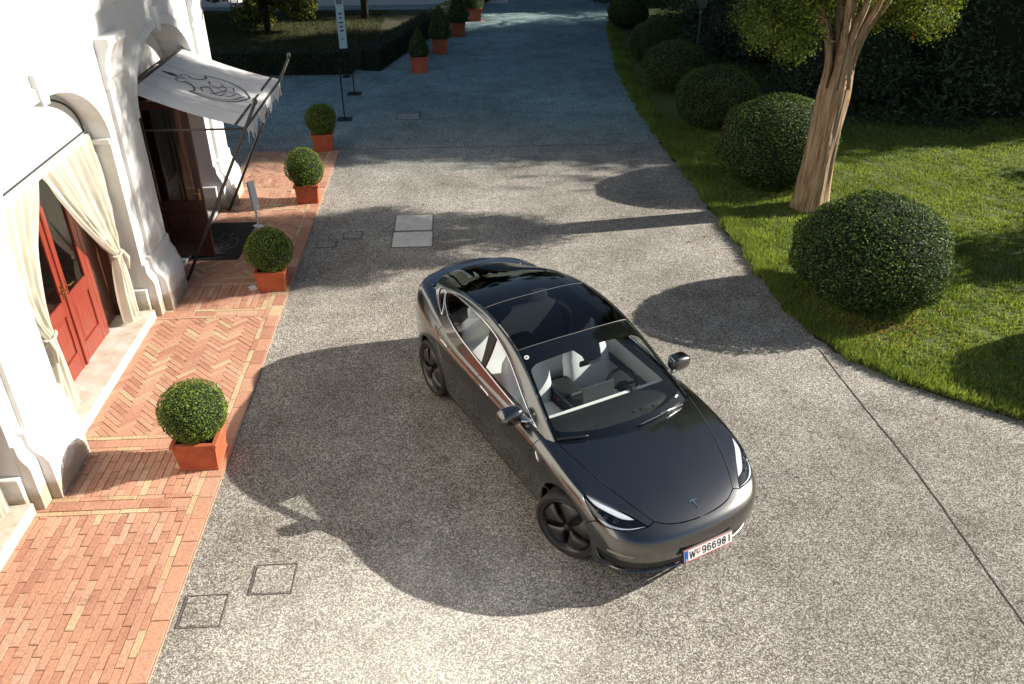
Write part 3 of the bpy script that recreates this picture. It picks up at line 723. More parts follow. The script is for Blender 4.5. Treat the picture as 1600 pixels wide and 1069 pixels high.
def ball_plant(x, y, rad, label, me, rz, w=.40, h=.35, z=.028, flat=1.):
    t = empty('potted_box_ball', (x, y, z), rz*.02); tag(t, label, 'potted plant', 'clipped box balls in terracotta pots along the villa')
    pot_parts(t, w, h)
    MB().tube([(0,0,h-.08),(0.01,0,h+rad*.6)], [.02,.016], 8).build('stem', M_DBARK, t)
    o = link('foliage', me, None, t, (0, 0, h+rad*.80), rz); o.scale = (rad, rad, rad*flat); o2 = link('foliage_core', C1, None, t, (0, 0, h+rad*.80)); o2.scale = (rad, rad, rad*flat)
ball_plant(-2.775, 6.90, .335, 'clipped box ball in terracotta pot nearest the camera', B1, .3, .42, .34, flat=.93)
ball_plant(-2.76, 10.78, .325, 'clipped box ball in terracotta pot beside the black doormat', B2, 1.7, .40, .31, flat=.97)
ball_plant(-2.745, 14.08, .335, 'bright green box ball in terracotta pot, third along the villa', B3, 2.9, .39, .34)
ball_plant(-2.85, 16.95, .325, 'dark box ball in terracotta pot farthest along the bricks', B4, 4.1, .41, .35)
def cone_mesh(seed, n=5200):
    z = rng.random(n)**.85; th = rng.uniform(0, 2*math.pi, n); prof = np.interp(z, [0, .06, .2, .5, .8, 1], [.62, .9, 1.0, .74, .36, .03]); rad = prof*(1 - np.abs(rng.normal(0, .07, n)))*(1 + .08*np.sin(3*th + seed + 5*z))
    P = np.stack([rad*np.cos(th), rad*np.sin(th), z*2.6], 1); D = np.stack([np.cos(th), np.sin(th), np.full(n, .35)], 1)
    V, F = quads(P, D, .10, 1.8, .6); me = mesh_np('foliage', V, F, smooth=False); me.materials.append(M_BOXD); return me
K1, K2 = cone_mesh(1), cone_mesh(4)
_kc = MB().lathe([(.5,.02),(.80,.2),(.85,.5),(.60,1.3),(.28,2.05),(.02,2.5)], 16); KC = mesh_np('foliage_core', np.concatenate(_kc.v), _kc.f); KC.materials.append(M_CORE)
for i, (x, y, lb, s) in enumerate(((-1.10, 23.6, 'nearest in the row along the hedge', .30), (-.56, 25.9, 'second in the row along the hedge', .37), (.0, 28.43, 'third in the row along the hedge', .37), (.60, 31.0, 'farthest in the row along the hedge', .36))):
    t = empty('potted_box_cone', (x, y, 0)); tag(t, 'clipped box cone in terracotta pot, ' + lb, 'potted plant', 'clipped box cones in terracotta pots')
    pot_parts(t, .45, .43)
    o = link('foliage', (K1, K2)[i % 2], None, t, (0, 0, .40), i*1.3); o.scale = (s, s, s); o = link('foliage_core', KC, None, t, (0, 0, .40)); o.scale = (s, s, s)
# ---- big clipped balls along the lawn
BB = [ball_mesh('foliage', 26000, .040, 11, -.97), ball_mesh('foliage', 26000, .040, 17, -.97), ball_mesh('foliage', 26000, .040, 37, -.97)]
for me in BB: me.materials.append(M_BOXD)
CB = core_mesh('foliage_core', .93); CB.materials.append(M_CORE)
BALLS = [(5.53, 9.93, 1.05, .86, 'largest clipped ball bush in front of the cypress trunk'), (5.80, 14.62, 1.06, .86, 'clipped ball bush just behind the cypress trunk'),
         (5.66, 18.10, .95, .84, 'clipped ball bush beside the small red hydrant'), (5.45, 21.2, .86, .86, 'dark clipped ball bush beside the lamp post'),
         (5.62, 24.5, .74, .9, 'dark clipped ball bush beyond the lamp post'), (5.75, 29.4, .70, .85, 'farthest dark clipped ball bush at the bend of the driveway'),
         (8.95, 8.0, 1.05, .86, 'clipped ball bush outside the right edge of the picture')]
for i, (x, y, r_, fl, lb) in enumerate(BALLS):
    t = empty('ball_bush', (x, y, 0)); tag(t, lb, 'bush', 'large clipped ball bushes on the lawn')
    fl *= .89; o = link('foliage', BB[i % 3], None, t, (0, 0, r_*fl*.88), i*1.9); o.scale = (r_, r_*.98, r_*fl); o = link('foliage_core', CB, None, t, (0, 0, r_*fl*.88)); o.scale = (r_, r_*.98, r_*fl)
    MB().tube([(0,0,-.02),(0,0,r_*.6)], .06, 8).build('stem', M_DBARK, t)
# ---- cypress with bare forked trunk
CY = empty('cypress_tree', (6.03, 13.22, 0)); tag(CY, 'cypress with thick pale forked trunk on the lawn', 'tree')
def fluted(pts, rad, n=56, fl=7, amp=.10, seed=0):
    P = np.array(crom(pts, .12)); m = len(P); rr = np.interp(np.linspace(0, 1, m), np.linspace(0, 1, len(rad)), rad); V = []
    for i in range(m):
        for k in range(n):
            t = 2*math.pi*k/n; r_ = rr[i]*(1 + amp*math.sin(fl*t + i*.10 + seed) + .05*math.sin(3*t + seed - i*.05) + .035*math.sin(13*t + 1.3*math.sin(i*.35)) + .022*math.sin(23*t - i*.21) - .05*max(0, math.sin(5*t+2.2+.25*math.sin(i*.5)))**8); V.append((P[i][0]+r_*math.cos(t), P[i][1]+r_*math.sin(t), P[i][2]))
    return V, [(i*n+k, i*n+(k+1) % n, (i+1)*n+(k+1) % n, (i+1)*n+k) for i in range(m-1) for k in range(n)]
tr = MB(); tr.add(*fluted([(0,0,-.05),(0,0,.15),(.0,0,.9),(.01,.0,1.6),(.03,.0,2.1)], [.325,.275,.245,.235,.235], amp=.05))
CYC = [(-1.15,0,3.35),(-.75,.5,3.3),(-.5,-.6,3.2),(-.2,.4,3.6),(.05,-.5,3.5),(.25,.3,3.7),(.6,-.3,3.5),(.75,.5,3.4),(1.15,.1,3.45),(.0,0,4.2)]
for i, (x, y, z) in enumerate(CYC):
    a = math.atan2(y, x); bs = (.02+.12*math.cos(a), .12*math.sin(a), 1.2 + .35*(i % 3)/3)
    tr.tube(crom([bs, (.03+.16*math.cos(a)+.03*x, .16*math.sin(a)+.03*y, 2.0), (.03+x*.17, y*.24, 2.5), (.03+x*.30, y*.45, 3.0), (.06+x*.52, y*.75, z), (x*.9, y, z+1.2)], .1), np.interp(np.linspace(0,1,len(crom([bs, (.03+.16*math.cos(a)+.03*x, .16*math.sin(a)+.03*y, 2.0), (.03+x*.17, y*.24, 2.5), (.03+x*.30, y*.45, 3.0), (.06+x*.52, y*.75, z), (x*.9, y, z+1.2)], .1))), [0, .4, 1], [.085, .062, .03]), 9)
tr.build('trunk', M_BARK, CY, smooth=True, fix=False)
def clumps(centres, rads, per, size, spread=.9):
    Ps = []; Ns = []
    for c, r_ in zip(centres, rads):
        D = rng.normal(0, 1, (per, 3)); D /= np.linalg.norm(D, axis=1, keepdims=True); rr = r_*(rng.random(per)**.33)[:, None]*(1 + .25*np.sin(D@np.array((5., 4., 6.)) + c[0]*7))[:, None]
        Ps.append(np.array(c) + D*rr*np.array((1, 1, spread))); Ns.append(D)
    return quads(np.concatenate(Ps), np.concatenate(Ns), size, 1.7, .5)
cc = []; rr_ = []
while len(cc) < 260:
    p = rng.uniform((-1.75, -1.5, 2.6), (1.65, 1.5, 10.6))
    e = (p[0]/1.65)**2 + (p[1]/1.45)**2 + ((p[2]-6.5)/4.1)**2
    if .25 < e < 1.0 and not (p[2] < 3.55 and abs(p[0]-.1) < .62 and p[1] < .45): cc.append(p); rr_.append(rng.uniform(.28, .46))
for p in ((-1.4,-.35,3.05),(-1.05,-.5,2.85),(-.75,-.3,2.95),(-1.5,.1,3.2),(-1.2,.3,3.0),(-.6,.5,2.95),(-.1,.8,3.1),(.4,.7,3.1),(-.9,.1,3.1),(.8,.6,3.1),(1.0,-.3,3.2),(1.3,-.1,3.1),(1.15,.3,3.25),(1.5,.1,3.4)): cc.append(np.array(p)); rr_.append(.36)
while len(cc) < 315:
    p = rng.uniform((-1.55, -1.35, 3.2), (1.55, 1.35, 5.2))
    if .35 < (p[0]/1.55)**2 + (p[1]/1.35)**2 < 1. and not (p[2] < 3.7 and abs(p[0]-.1) < .62 and p[1] < .45): cc.append(p); rr_.append(rng.uniform(.28, .42))
V, F = clumps(cc, rr_, 860, .052)
link('crown', mesh_np('crown', V, F, smooth=False), M_CYP, CY)
# ---- dark conifers behind the lawn, boughs sweeping to the ground
def conifer_mesh(seed, h=11., r0=2.7, nb=300, per=190):
    r_ = np.random.default_rng(seed); Ps = []; Ns = []; W = MB(); W.tube([(0,0,0),(0,0,h*.5),(0,0,h)], [.28,.18,.03], 9)
    for k in range(nb):
        z = h*(.02 + .96*r_.random()**1.25); L = r0*(1 - z/h)**.75*r_.uniform(.7, 1.15) + .25; th = r_.uniform(0, 2*math.pi); d = np.array((math.cos(th), math.sin(th), 0))
        s = r_.random(per)**.6; droop = -.35*L*s**2 + .10*s*L; lat = r_.normal(0, .13, per)*(.4+s)*min(L, 2); sd_ = np.array((-math.sin(th), math.cos(th), 0))
        P = d*(s*L)[:, None] + sd_*lat[:, None]; P[:, 2] = np.maximum(.04, z + droop - np.abs(lat)*.35 + r_.normal(0, .06, per)); Ps.append(P); Ns.append(np.tile(d*.5 + np.array((0,0,.8)), (per, 1)))
        if k % 6 == 0: W.tube([(0,0,z),tuple(d*L*.5+np.array((0,0,max(.05,z))))], [.05,.015], 5)
    V, F = quads(np.concatenate(Ps), np.concatenate(Ns), .135, 3.2, .5, r_)
    me = mesh_np('boughs', V, F, smooth=False); me.materials.append(M_CON); wv = mesh_np('trunk', np.concatenate(W.v), W.f); wv.materials.append(M_DBARK)
    k_ = MB().lathe([(r0*.50,.1),(r0*.55,.8),(r0*.42,h*.35),(r0*.25,h*.65),(.05,h*.93)], 14); kc = mesh_np('foliage_core', np.concatenate(k_.v), k_.f); kc.materials.append(M_CORE); return me, wv, kc  # opaque dark cone added inside the boughs to block the sun
CON = [conifer_mesh(21), conifer_mesh(22, 12.5, 3.0)]
CT = [(9.9,20.5,1.,'nearest the lamp post side'),(12.6,19.6,1.05,'in the middle behind the lawn'),(15.6,19.8,1.1,'at the right edge behind the lawn'),(8.9,25.0,.95,'behind the lamp post'),(12.2,25.5,1.1,'in the second row behind the lawn'),(9.4,28.7,1.15,'far along the driveway'),(17.5,24.6,1.5,None),(19.5,21.2,1.3,None),(15.,28.6,1.5,None),(23.,23.5,1.5,None),(11.5,39.5,1.5,None),(20.,30.,1.5,None),(14.4,22.8,1.2,None),(12.4,29.,1.4,None),(13.,35.4,1.35,None),(9.3,36.4,1.3,None)]
for i, (x, y, s, lb) in enumerate(CT):
    t = empty('conifer_tree', (x, y, 0), i*1.1); tag(t, 'dark conifer with boughs sweeping to the ground, ' + lb if lb else 'dark conifer standing out of view beyond the lawn', 'tree', 'dark conifers beyond the lawn')
    for me, nm in zip(CON[i % 2], ('boughs', 'trunk', 'foliage_core')): o = link(nm, me, None, t); o.scale = (s, s, s)
# ---- small trees out of the picture on the right, whose shadows streak the lawn
def round_tree_mesh(seed, h, r_):
    q = np.random.default_rng(seed); c = []; rr = []
    for k in range(26):
        d = q.normal(0, 1, 3); d /= np.linalg.norm(d); c.append(np.array((0, 0, h-r_)) + d*r_*q.uniform(.3, .95)*np.array((1, 1, .7))); rr.append(q.uniform(.3, .5))
    V, F = clumps(c, rr, 130, .12); me = mesh_np('crown', V, F, smooth=False); me.materials.append(M_BOXD)
    W = MB().tube([(0,0,0),(.05,0,h*.5),(0,0,h*.8)], [.10,.07,.03], 8); wv = mesh_np('trunk', np.concatenate(W.v), W.f); wv.materials.append(M_DBARK); return me, wv
RT = [round_tree_mesh(31, 3.6, 1.25), round_tree_mesh(32, 4.3, 1.4)]
for i, (x, y) in enumerate(((15.5,10.4),(16.6,12.9),(17.2,15.3),(14.2,11.9),(18.6,19.6),(21.5,19.5),(24.,19.5),(20.4,20.6),(26.4,20.2))):
    t = empty('garden_tree', (x, y, 0), i*.9); tag(t, 'small round garden tree standing out of view beyond the right edge', 'tree', 'garden trees beyond the right edge')
    if i > 3: t.scale = (1.55, 1.45, 2.9)
    for me, nm in zip(RT[i % 2], ('crown', 'trunk')): link(nm, me, None, t)
# ---- left background: hedge, shrub, dark trees
def hedge(name, path, w, h, label):
    P = np.array(crom([(x, y, 0) for x, y in path], .3)); ps = []; ns = []
    for i in range(len(P)-1):
        d = P[i+1]-P[i]; L = np.linalg.norm(d); d = d/L; sd_ = np.array((-d[1], d[0], 0)); n = int(L*1500)
        face = rng.integers(0, 5, n); a = rng.random(n)[:, None]; b = rng.random(n)
        q = P[i] + d*L*a; off = np.where(face < 2, -w/2, np.where(face < 4, w/2, rng.uniform(-w/2, w/2, n))); zz = np.where(face < 4, b*h, h) + rng.normal(0, .02, n)
        q = q + sd_*(off + rng.normal(0, .025, n))[:, None]; q[:, 2] = zz; nn = np.where((face < 4)[:, None], sd_*np.sign(off)[:, None], np.array((0, 0, 1.))); ps.append(q); ns.append(nn)
    V, F = quads(np.concatenate(ps), np.concatenate(ns), .05, 1.5, .6)
    t = empty(name, (path[0][0], path[0][1], 0)); tag(t, label, 'hedge'); inv = Matrix.Translation((-path[0][0], -path[0][1], 0))
    o = link('foliage', mesh_np('foliage', V, F, smooth=False), M_HEDGE, t); o.matrix_parent_inverse = inv
    b = MB(); Vc = []
    for i in range(len(P)):
        d = P[min(i+1, len(P)-1)]-P[max(i-1, 0)]; d /= np.linalg.norm(d); sd_ = np.array((-d[1], d[0], 0))
        for (o_, z) in ((-w/2+.03, .01), (w/2-.03, .01), (w/2-.03, h-.04), (-w/2+.03, h-.04)): Vc.append(P[i] + sd_*o_ + np.array((0, 0, z)))
    b.add(Vc, [(4*i+k, 4*i+(k+1) % 4, 4*i+4+(k+1) % 4, 4*i+4+k) for i in range(len(P)-1) for k in range(4)] + [(0,1,2,3), tuple(len(Vc)-4+k for k in (3,2,1,0))])
    o = b.build('foliage_core', M_CORE, t); o.matrix_parent_inverse = inv
hedge('low_hedge', [(-12., 23.75), (-9., 23.75), (-6., 23.7), (-2.9, 23.65)], .62, .62, 'low clipped hedge running left behind the awning')
hedge('low_hedge', [(-2.45, 23.75), (-1.75, 26.3), (-.62, 29.8), (.55, 33.6), (1.4, 36.5)], .55, .60, 'low clipped hedge along the driveway behind the box cones')
def lump_tree(name, loc, h, r_, mat, label, n=60, per=300, size=.11, zlow=.3, group=None, trunk=True):
    c = []; rr = []
    for k in range(n):
        d = rng.normal(0, 1, 3); d /= np.linalg.norm(d); f = rng.uniform(.35, 1.)
        p = np.array((0, 0, zlow+(h-zlow)/2)) + d*f*np.array((r_, r_, (h-zlow)/2)); c.append(p); rr.append(rng.uniform(.16, .30)*r_)
    V, F = clumps(c, rr, per, size); V[:, 2] = np.maximum(V[:, 2], .02)
    t = empty(name, loc); tag(t, label, 'tree' if h > 4 else 'shrub', group); link('crown', mesh_np('crown', V, F, smooth=False), mat, t)
    b = MB().tube([(0,0,-.02),(.04,0,h*.4),(0,0,h*.75)], [.05*r_+.03, .04*r_+.02, .02], 8)
    for k in range(6): a = k*1.05; b.tube([(0,0,h*.25),(r_*.5*math.cos(a), r_*.5*math.sin(a), h*.6)], [.03*r_+.01,.012], 6)
    b.build('trunk', M_DBARK, t, smooth=True)
lump_tree('broad_leaf_shrub', (-6.35, 29.5, 0), 2.9, 1.7, M_MAG, 'yellow-green broad-leaved shrub lit by the sun above the awning', 60, 330, .16, .2)
for i, (x, y, s, lb) in enumerate(((-3.3,31.5,.8,'dark tree behind the pale banner sign'),(-9.8,33.5,1.,'dark tree left of the sunlit shrub'),(-1.6,39.,1.,'dark tree far behind the box cones'),(-6.8,40.,1.1,'dark tree far behind the sunlit shrub'),(4.2,44.,1.2,'dark tree where the driveway leaves the picture'))):
    lump_tree('background_tree', (x, y, 0), 8.*s, 2.6*s, M_HEDGE, lb, 60, 260, .22, 1.6 if i in (0, 2) else .6, 'dark trees at the back left')
# ---- lawns
def edge_x(y):
    return np.interp(y, [6.2,7.05,7.66,8.32,9.04,10.1,12.7,15.5,19.2,23.4,29.7,35.], [7.6,6.14,5.35,4.80,4.50,4.38,4.36,4.30,4.24,4.42,5.16,6.2])
ysl = np.linspace(6.2, 36, 420)
pl_ = [(float(edge_x(y)) + .025*math.sin(y*7) + .03*math.sin(y*17.3+1) + .015*math.sin(y*41.), float(y)) for y in ysl] + [(40., 36.), (40., 4.4), (12., 5.0), (9.3, 5.6)]
LAWN = sheet('lawn', pl_, .012, M_SOILG)
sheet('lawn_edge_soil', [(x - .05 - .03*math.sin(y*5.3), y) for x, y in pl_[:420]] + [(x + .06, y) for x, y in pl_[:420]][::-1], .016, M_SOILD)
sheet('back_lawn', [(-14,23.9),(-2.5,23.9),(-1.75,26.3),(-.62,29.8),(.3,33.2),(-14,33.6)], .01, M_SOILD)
sheet('back_path', [(-20,34.0),(2.,34.4),(2.,36.2),(-20,36.)], .008, M_SLAB)
def blades(n, fx, ln, seed):
    q = np.random.default_rng(seed); P = fx(n, q); n = len(P); L = ln*q.uniform(.5, 1.3, n); th = q.uniform(0, 2*math.pi, n); w = .006 + .004*q.random(n)
    lean = q.normal(0, .42, (n, 2))*L[:, None]; d = np.stack([np.cos(th), np.sin(th)], 1)*w[:, None]
    A = np.concatenate([P - d, np.full((n, 1), .012)], 1); B = np.concatenate([P + d, np.full((n, 1), .012)], 1); C = np.concatenate([P + lean, (.012 + L)[:, None]], 1)
    return np.stack([A, B, C], 1).reshape(-1, 3), np.arange(3*n).reshape(-1, 3)
def in_lawn(n, q):
    y = 6.3 + 12.2*q.random(n)**1.25; x = edge_x(y) + (13.5-edge_x(y))*q.random(n)**1.2 - .03; k = (x < 4.2 + y*.72) & (y > 5.6 + .0*x) ; x, y = x[k], y[k]; d = np.sin(x*5.1+np.sin(y*3.3)*1.5)*np.sin(y*4.7+np.sin(x*2.9)*1.7) + .5*np.sin(x*13.+y*9.); kk = q.random(len(x)) < .62 + .38*d; return np.stack([x[kk], y[kk]], 1)
def in_edge(n, q):
    y = q.uniform(6.6, 30, n); tuft = .5 + .5*np.sin(y*3.1)*np.sin(y*7.7); x = edge_x(y) + np.abs(q.normal(0, .16, n)) - (.03 + .12*tuft)*q.random(n); return np.stack([x, y], 1)
V1, F1 = blades(330000, in_lawn, .048, 41); V2, F2 = blades(46000, in_edge, .10, 42)
g_ = link('grass', mesh_np('grass', np.concatenate([V1, V2]), np.concatenate([F1, F2 + len(V1)]), smooth=False), M_GRASS); tag(g_, 'short green lawn grass with longer tufts along the driveway edge', 'grass', kind='stuff')
def in_back(n, q): return np.stack([q.uniform(-12, -2.6, n), q.uniform(24.1, 33, n)], 1)
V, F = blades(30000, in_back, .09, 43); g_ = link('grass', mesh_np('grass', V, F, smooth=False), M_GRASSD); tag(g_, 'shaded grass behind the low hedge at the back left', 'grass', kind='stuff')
# fallen leaves under the big ball bush
M_FALL = m_leaf('fallen_leaf', [(0, (.22, .08, .02)), (.5, (.36, .16, .04)), (1, (.30, .20, .06))], .1, .2)
q_ = np.random.default_rng(51); n = 700; a = q_.normal(-1.9, 1.2, n); r__ = .62 + np.abs(q_.normal(0, .30, n)); P = np.stack([5.45 + r__*np.cos(a), 9.85 + r__*np.sin(a)*1.0, np.full(n, .03)], 1); P = P[P[:, 0] > 4.5]
n = 130; ys_ = q_.uniform(5., 22., n); xs_ = np.where(q_.random(n) < .6, edge_x(ys_) - np.abs(q_.normal(0, .35, n)) - .05, q_.uniform(-2.4, 4., n)); P = np.concatenate([P, np.stack([xs_, ys_, np.full(n, .012)], 1)])
V, F = quads(P, np.tile((0, 0, 1.), (len(P), 1)), .04, 1.5, .3); g_ = link('fallen_leaves', mesh_np('fallen_leaves', V, F, smooth=False), M_FALL); tag(g_, 'brown fallen leaves under the largest ball bush and along the lawn edge', 'leaves', kind='stuff')
# ------------------------------------------------------------------ street furniture
M_IRON = pmat('black_iron', (.02, .021, .022), .5, .4)
M_WHITEB = pmat('white_board', (.74, .75, .76), .5)
M_PALEG = m_glass('lantern_glass', (.8, .82, .82), .08)
def post(x, y, label):
    t = empty('barrier_post', (x, y, 0)); tag(t, label, 'post', 'slim black barrier posts')
    MB().cbox((0,0,.006), (.34,.34,.012), .003).build('base_plate', M_IRON, t)
    MB().lathe([(.03,.012),(.03,.05),(.016,.07),(.016,1.04),(.022,1.05),(.022,1.07)], 12).build('pole', M_IRON, t, smooth=True)
    MB().lathe([(.001,.0),(.022,.012),(.028,.03),(.02,.05),(.001,.058)], 12).build('knob', M_IRON, t, smooth=True, loc=(0,0,1.07))
post(-2.67, 19.13, 'slim black barrier post nearer the potted balls'); post(-2.67, 21.36, 'slim black barrier post nearer the low hedge')
t = empty('banner_sign', (-3.06, 23.1, 0), R(-78)); tag(t, 'narrow pale blue banner sign on a black post in front of the hedge', 'sign')
MB().lathe([(.11,0),(.11,.02),(.022,.03),(.022,2.3)], 12).build('pole', M_IRON, t)
MB().cbox((.02,0,1.40), (.02,.21,1.30), .004).build('banner', pmat('pale_blue_banner', (.46, .62, .68), .5), t)
MB().box((.032, 0, 1.93), (.003, .15, .16)).build('banner_emblem', pmat('banner_grey', (.16, .18, .2), .6), t)
for k, (z, w) in enumerate(((1.62,.10),(1.52,.06),(1.40,.11),(1.30,.08),(1.20,.10),(.98,.04))): MB().box((.032, 0, z), (.003, w, .035)).build('banner_mark', M_PIPING, t)
# lamp post
M_LAMP = pmat('grey_lamp_iron', (.11, .12, .125), .4, .4)
t = empty('lamp_post', (6.42, 22.85, 0)); tag(t, 'grey iron lantern post behind the dark ball bushes', 'street lamp')
MB().lathe([(.11,0),(.11,.08),(.07,.14),(.045,.35),(.035,.4),(.03,1.55),(.05,1.57),(.05,1.62),(.03,1.66)], 14).build('post', M_LAMP, t, smooth=True)
hx = lambda r_, z: [(r_*math.cos(R(60*k)), r_*math.sin(R(60*k)), z) for k in range(6)]
MB().add(hx(.10,1.70)+hx(.19,2.12), [(k,(k+1)%6,6+(k+1)%6,6+k) for k in range(6)]).build('glass', M_PALEG, t)
b = MB()
for k in range(6): b.tube([hx(.10,1.70)[k], hx(.19,2.12)[k]], .009, 5); b.tube([hx(.19,2.12)[k], hx(.19,2.12)[(k+1)%6]], .012, 5); b.tube([hx(.10,1.70)[k], hx(.10,1.70)[(k+1)%6]], .012, 5)
b.build('lantern_frame', M_LAMP, t); MB().lathe([(.21,2.12),(.12,2.24),(.04,2.30),(.03,2.38),(.001,2.42)], 6).build('lantern_cap', M_LAMP, t)
# wall lantern on the corner of the villa
t = empty('wall_lantern', (-3.62, 14.72, 3.15)); tag(t, 'white glass wall lantern on an iron bracket at the villa corner', 'lantern')
MB().add(hx(.11,.08)+hx(.20,.5), [(k,(k+1)%6,6+(k+1)%6,6+k) for k in range(6)]+[(5,4,3,2,1,0)]).build('lantern_glass', pmat('opal_glass', (.72,.73,.73), .3), t)
b = MB()
for k in range(6): b.tube([hx(.11,.08)[k], hx(.20,.5)[k]], .009, 5); b.tube([hx(.11,.08)[k], hx(.11,.08)[(k+1)%6]], .010, 5)
b.lathe([(.22,.5),(.1,.62),(.02,.68)], 6); b.build('lantern_frame', M_IRON, t)
MB().tube(crom([(0,0,.68),(0,0,.78),(-.25,0,.72),(-.45,0,.25),(-.575,0,.1)], .05), .014, 8).cbox((-.575,0,.12), (.03,.08,.26), .006).build('bracket', M_IRON, t)
# small white notice by the mat
t = empty('notice_board', (-3.41, 12.95, .03), R(-35)); tag(t, 'small white notice board on a short post beside the doormat', 'sign')
MB().cbox((0,0,.008), (.16,.12,.016), .004).build('foot', M_WHITEB, t); MB().cbox((0,0,.17), (.03,.022,.32), .004).build('post', M_WHITEB, t)
o = MB().cbox((0,0,0), (.05,.12,.47), .004).build('board', M_WHITEB, t, loc=(.0,0,.545)); o.rotation_euler = (0, R(-5), 0)
t = MB().cbox((0,0,.006), (.10,.14,.010), .003).build('floor_card', M_WHITEB, loc=(-3.05, 10.72, .03), rz=.5); tag(t, 'small white card lying on the bricks beside the pot by the doormat', 'card')
# red hydrant between the ball bushes
t = empty('hydrant', (5.45, 16.55, 0)); tag(t, 'small red hydrant between two clipped ball bushes', 'hydrant')
RED = pmat('red_paint', (.45, .03, .03), .4)
MB().lathe([(.09,0),(.09,.04),(.06,.06),(.055,.36),(.075,.38),(.075,.45),(.06,.50),(.02,.53),(.001,.54)], 16).build('barrel', RED, t, smooth=True)
for s in (-1, 1): MB().lathe([(.03,.04),(.035,.10),(.035,.12),(.001,.125)], 10, (0, 0, .30), 'y' if s > 0 else 'x').build('outlet', RED, t, smooth=True)
# ------------------------------------------------------------------ the car: smooth spline surfaces, cut into panels
def m_paint():
    m, nt, b = mat_new('car_paint')
    c = coords(nt, 'Object', 900)
    v = N(nt, 'ShaderNodeTexVoronoi', i_Scale=1.0); nt.links.new(c, v.inputs['Vector'])
    col = ramp(nt, v.outputs['Color'], [(0, (.09, .089, .088)), (1, (.165, .163, .161))])
    nt.links.new(col.outputs[0], b.inputs['Base Color'])
    b.inputs['Metallic'].default_value = 1.; b.inputs['Roughness'].default_value = .27
    b.inputs['Coat Weight'].default_value = 1; b.inputs['Coat Roughness'].default_value = .01; b.inputs['Coat IOR'].default_value = 1.65
    return m
M_PAINT = m_paint()
M_GLASS = m_glass('clear_car_glass', (.88, .93, .91))
M_SIDEG = m_glass('side_car_glass', (.90, .93, .92))
M_ROOFG = m_glass('dark_roof_glass', (.022, .025, .028), .055)
M_LENS = m_glass('headlight_lens', (.86, .89, .92), .05)
M_GUIDE = pmat('light_guide', (.70, .78, .84), .2)
M_REFL = pmat('white_reflector', (.80, .82, .84), .25)  # diffuse white stands in for sky glare inside the lamp
M_BLACKG = pmat('gloss_black', (.006, .006, .007), .06, Coat_Weight=.5)
M_BLACK = pmat('black_plastic', (.014, .014, .015), .5)
M_DARK = pmat('dark_cavity', (.006, .006, .006), .9)
M_CHROME = pmat('chrome', (.78, .78, .79), .08, 1.0)
M_SATIN = pmat('satin_steel', (.55, .56, .58), .3, 1.0)
M_LEATHER = pmat('white_leather', (.78, .79, .80), .45)
M_DASHW = pmat('white_dash_trim', (.78, .78, .77), .35)
M_RUBBER, _n, _b = mat_new('tyre_rubber'); _b.inputs['Base Color'].default_value = (.022, .021, .02, 1); _b.inputs['Roughness'].default_value = .75
_w = N(_n, 'ShaderNodeTexWave', i_Scale=26., i_Distortion=2.); _n.links.new(coords(_n), _w.inputs['Vector']); bump(_n, _b, _w.outputs[1], .35, .004)
M_RIM = pmat('dark_rim', (.085, .083, .08), .33, .75)
M_TAIL = pmat('tail_red', (.30, .006, .008), .12, Coat_Weight=1.0)
M_AMBER = pmat('amber_marker', (.45, .22, .05), .2)
M_PLATE = pmat('plate_white', (.78, .78, .76), .35)
M_PLATEB = pmat('plate_blue', (.02, .10, .42), .35)
M_PLATER = pmat('plate_red', (.55, .02, .03), .35)
M_PLATEK = pmat('plate_black', (.012, .012, .012), .4)
M_SCREEN = pmat('grey_screen_back', (.055, .058, .06), .3)
M_BELT = pmat('red_button', (.6, .02, .05), .4)
M_PANEL = pmat('door_card_white', (.55, .56, .57), .5)

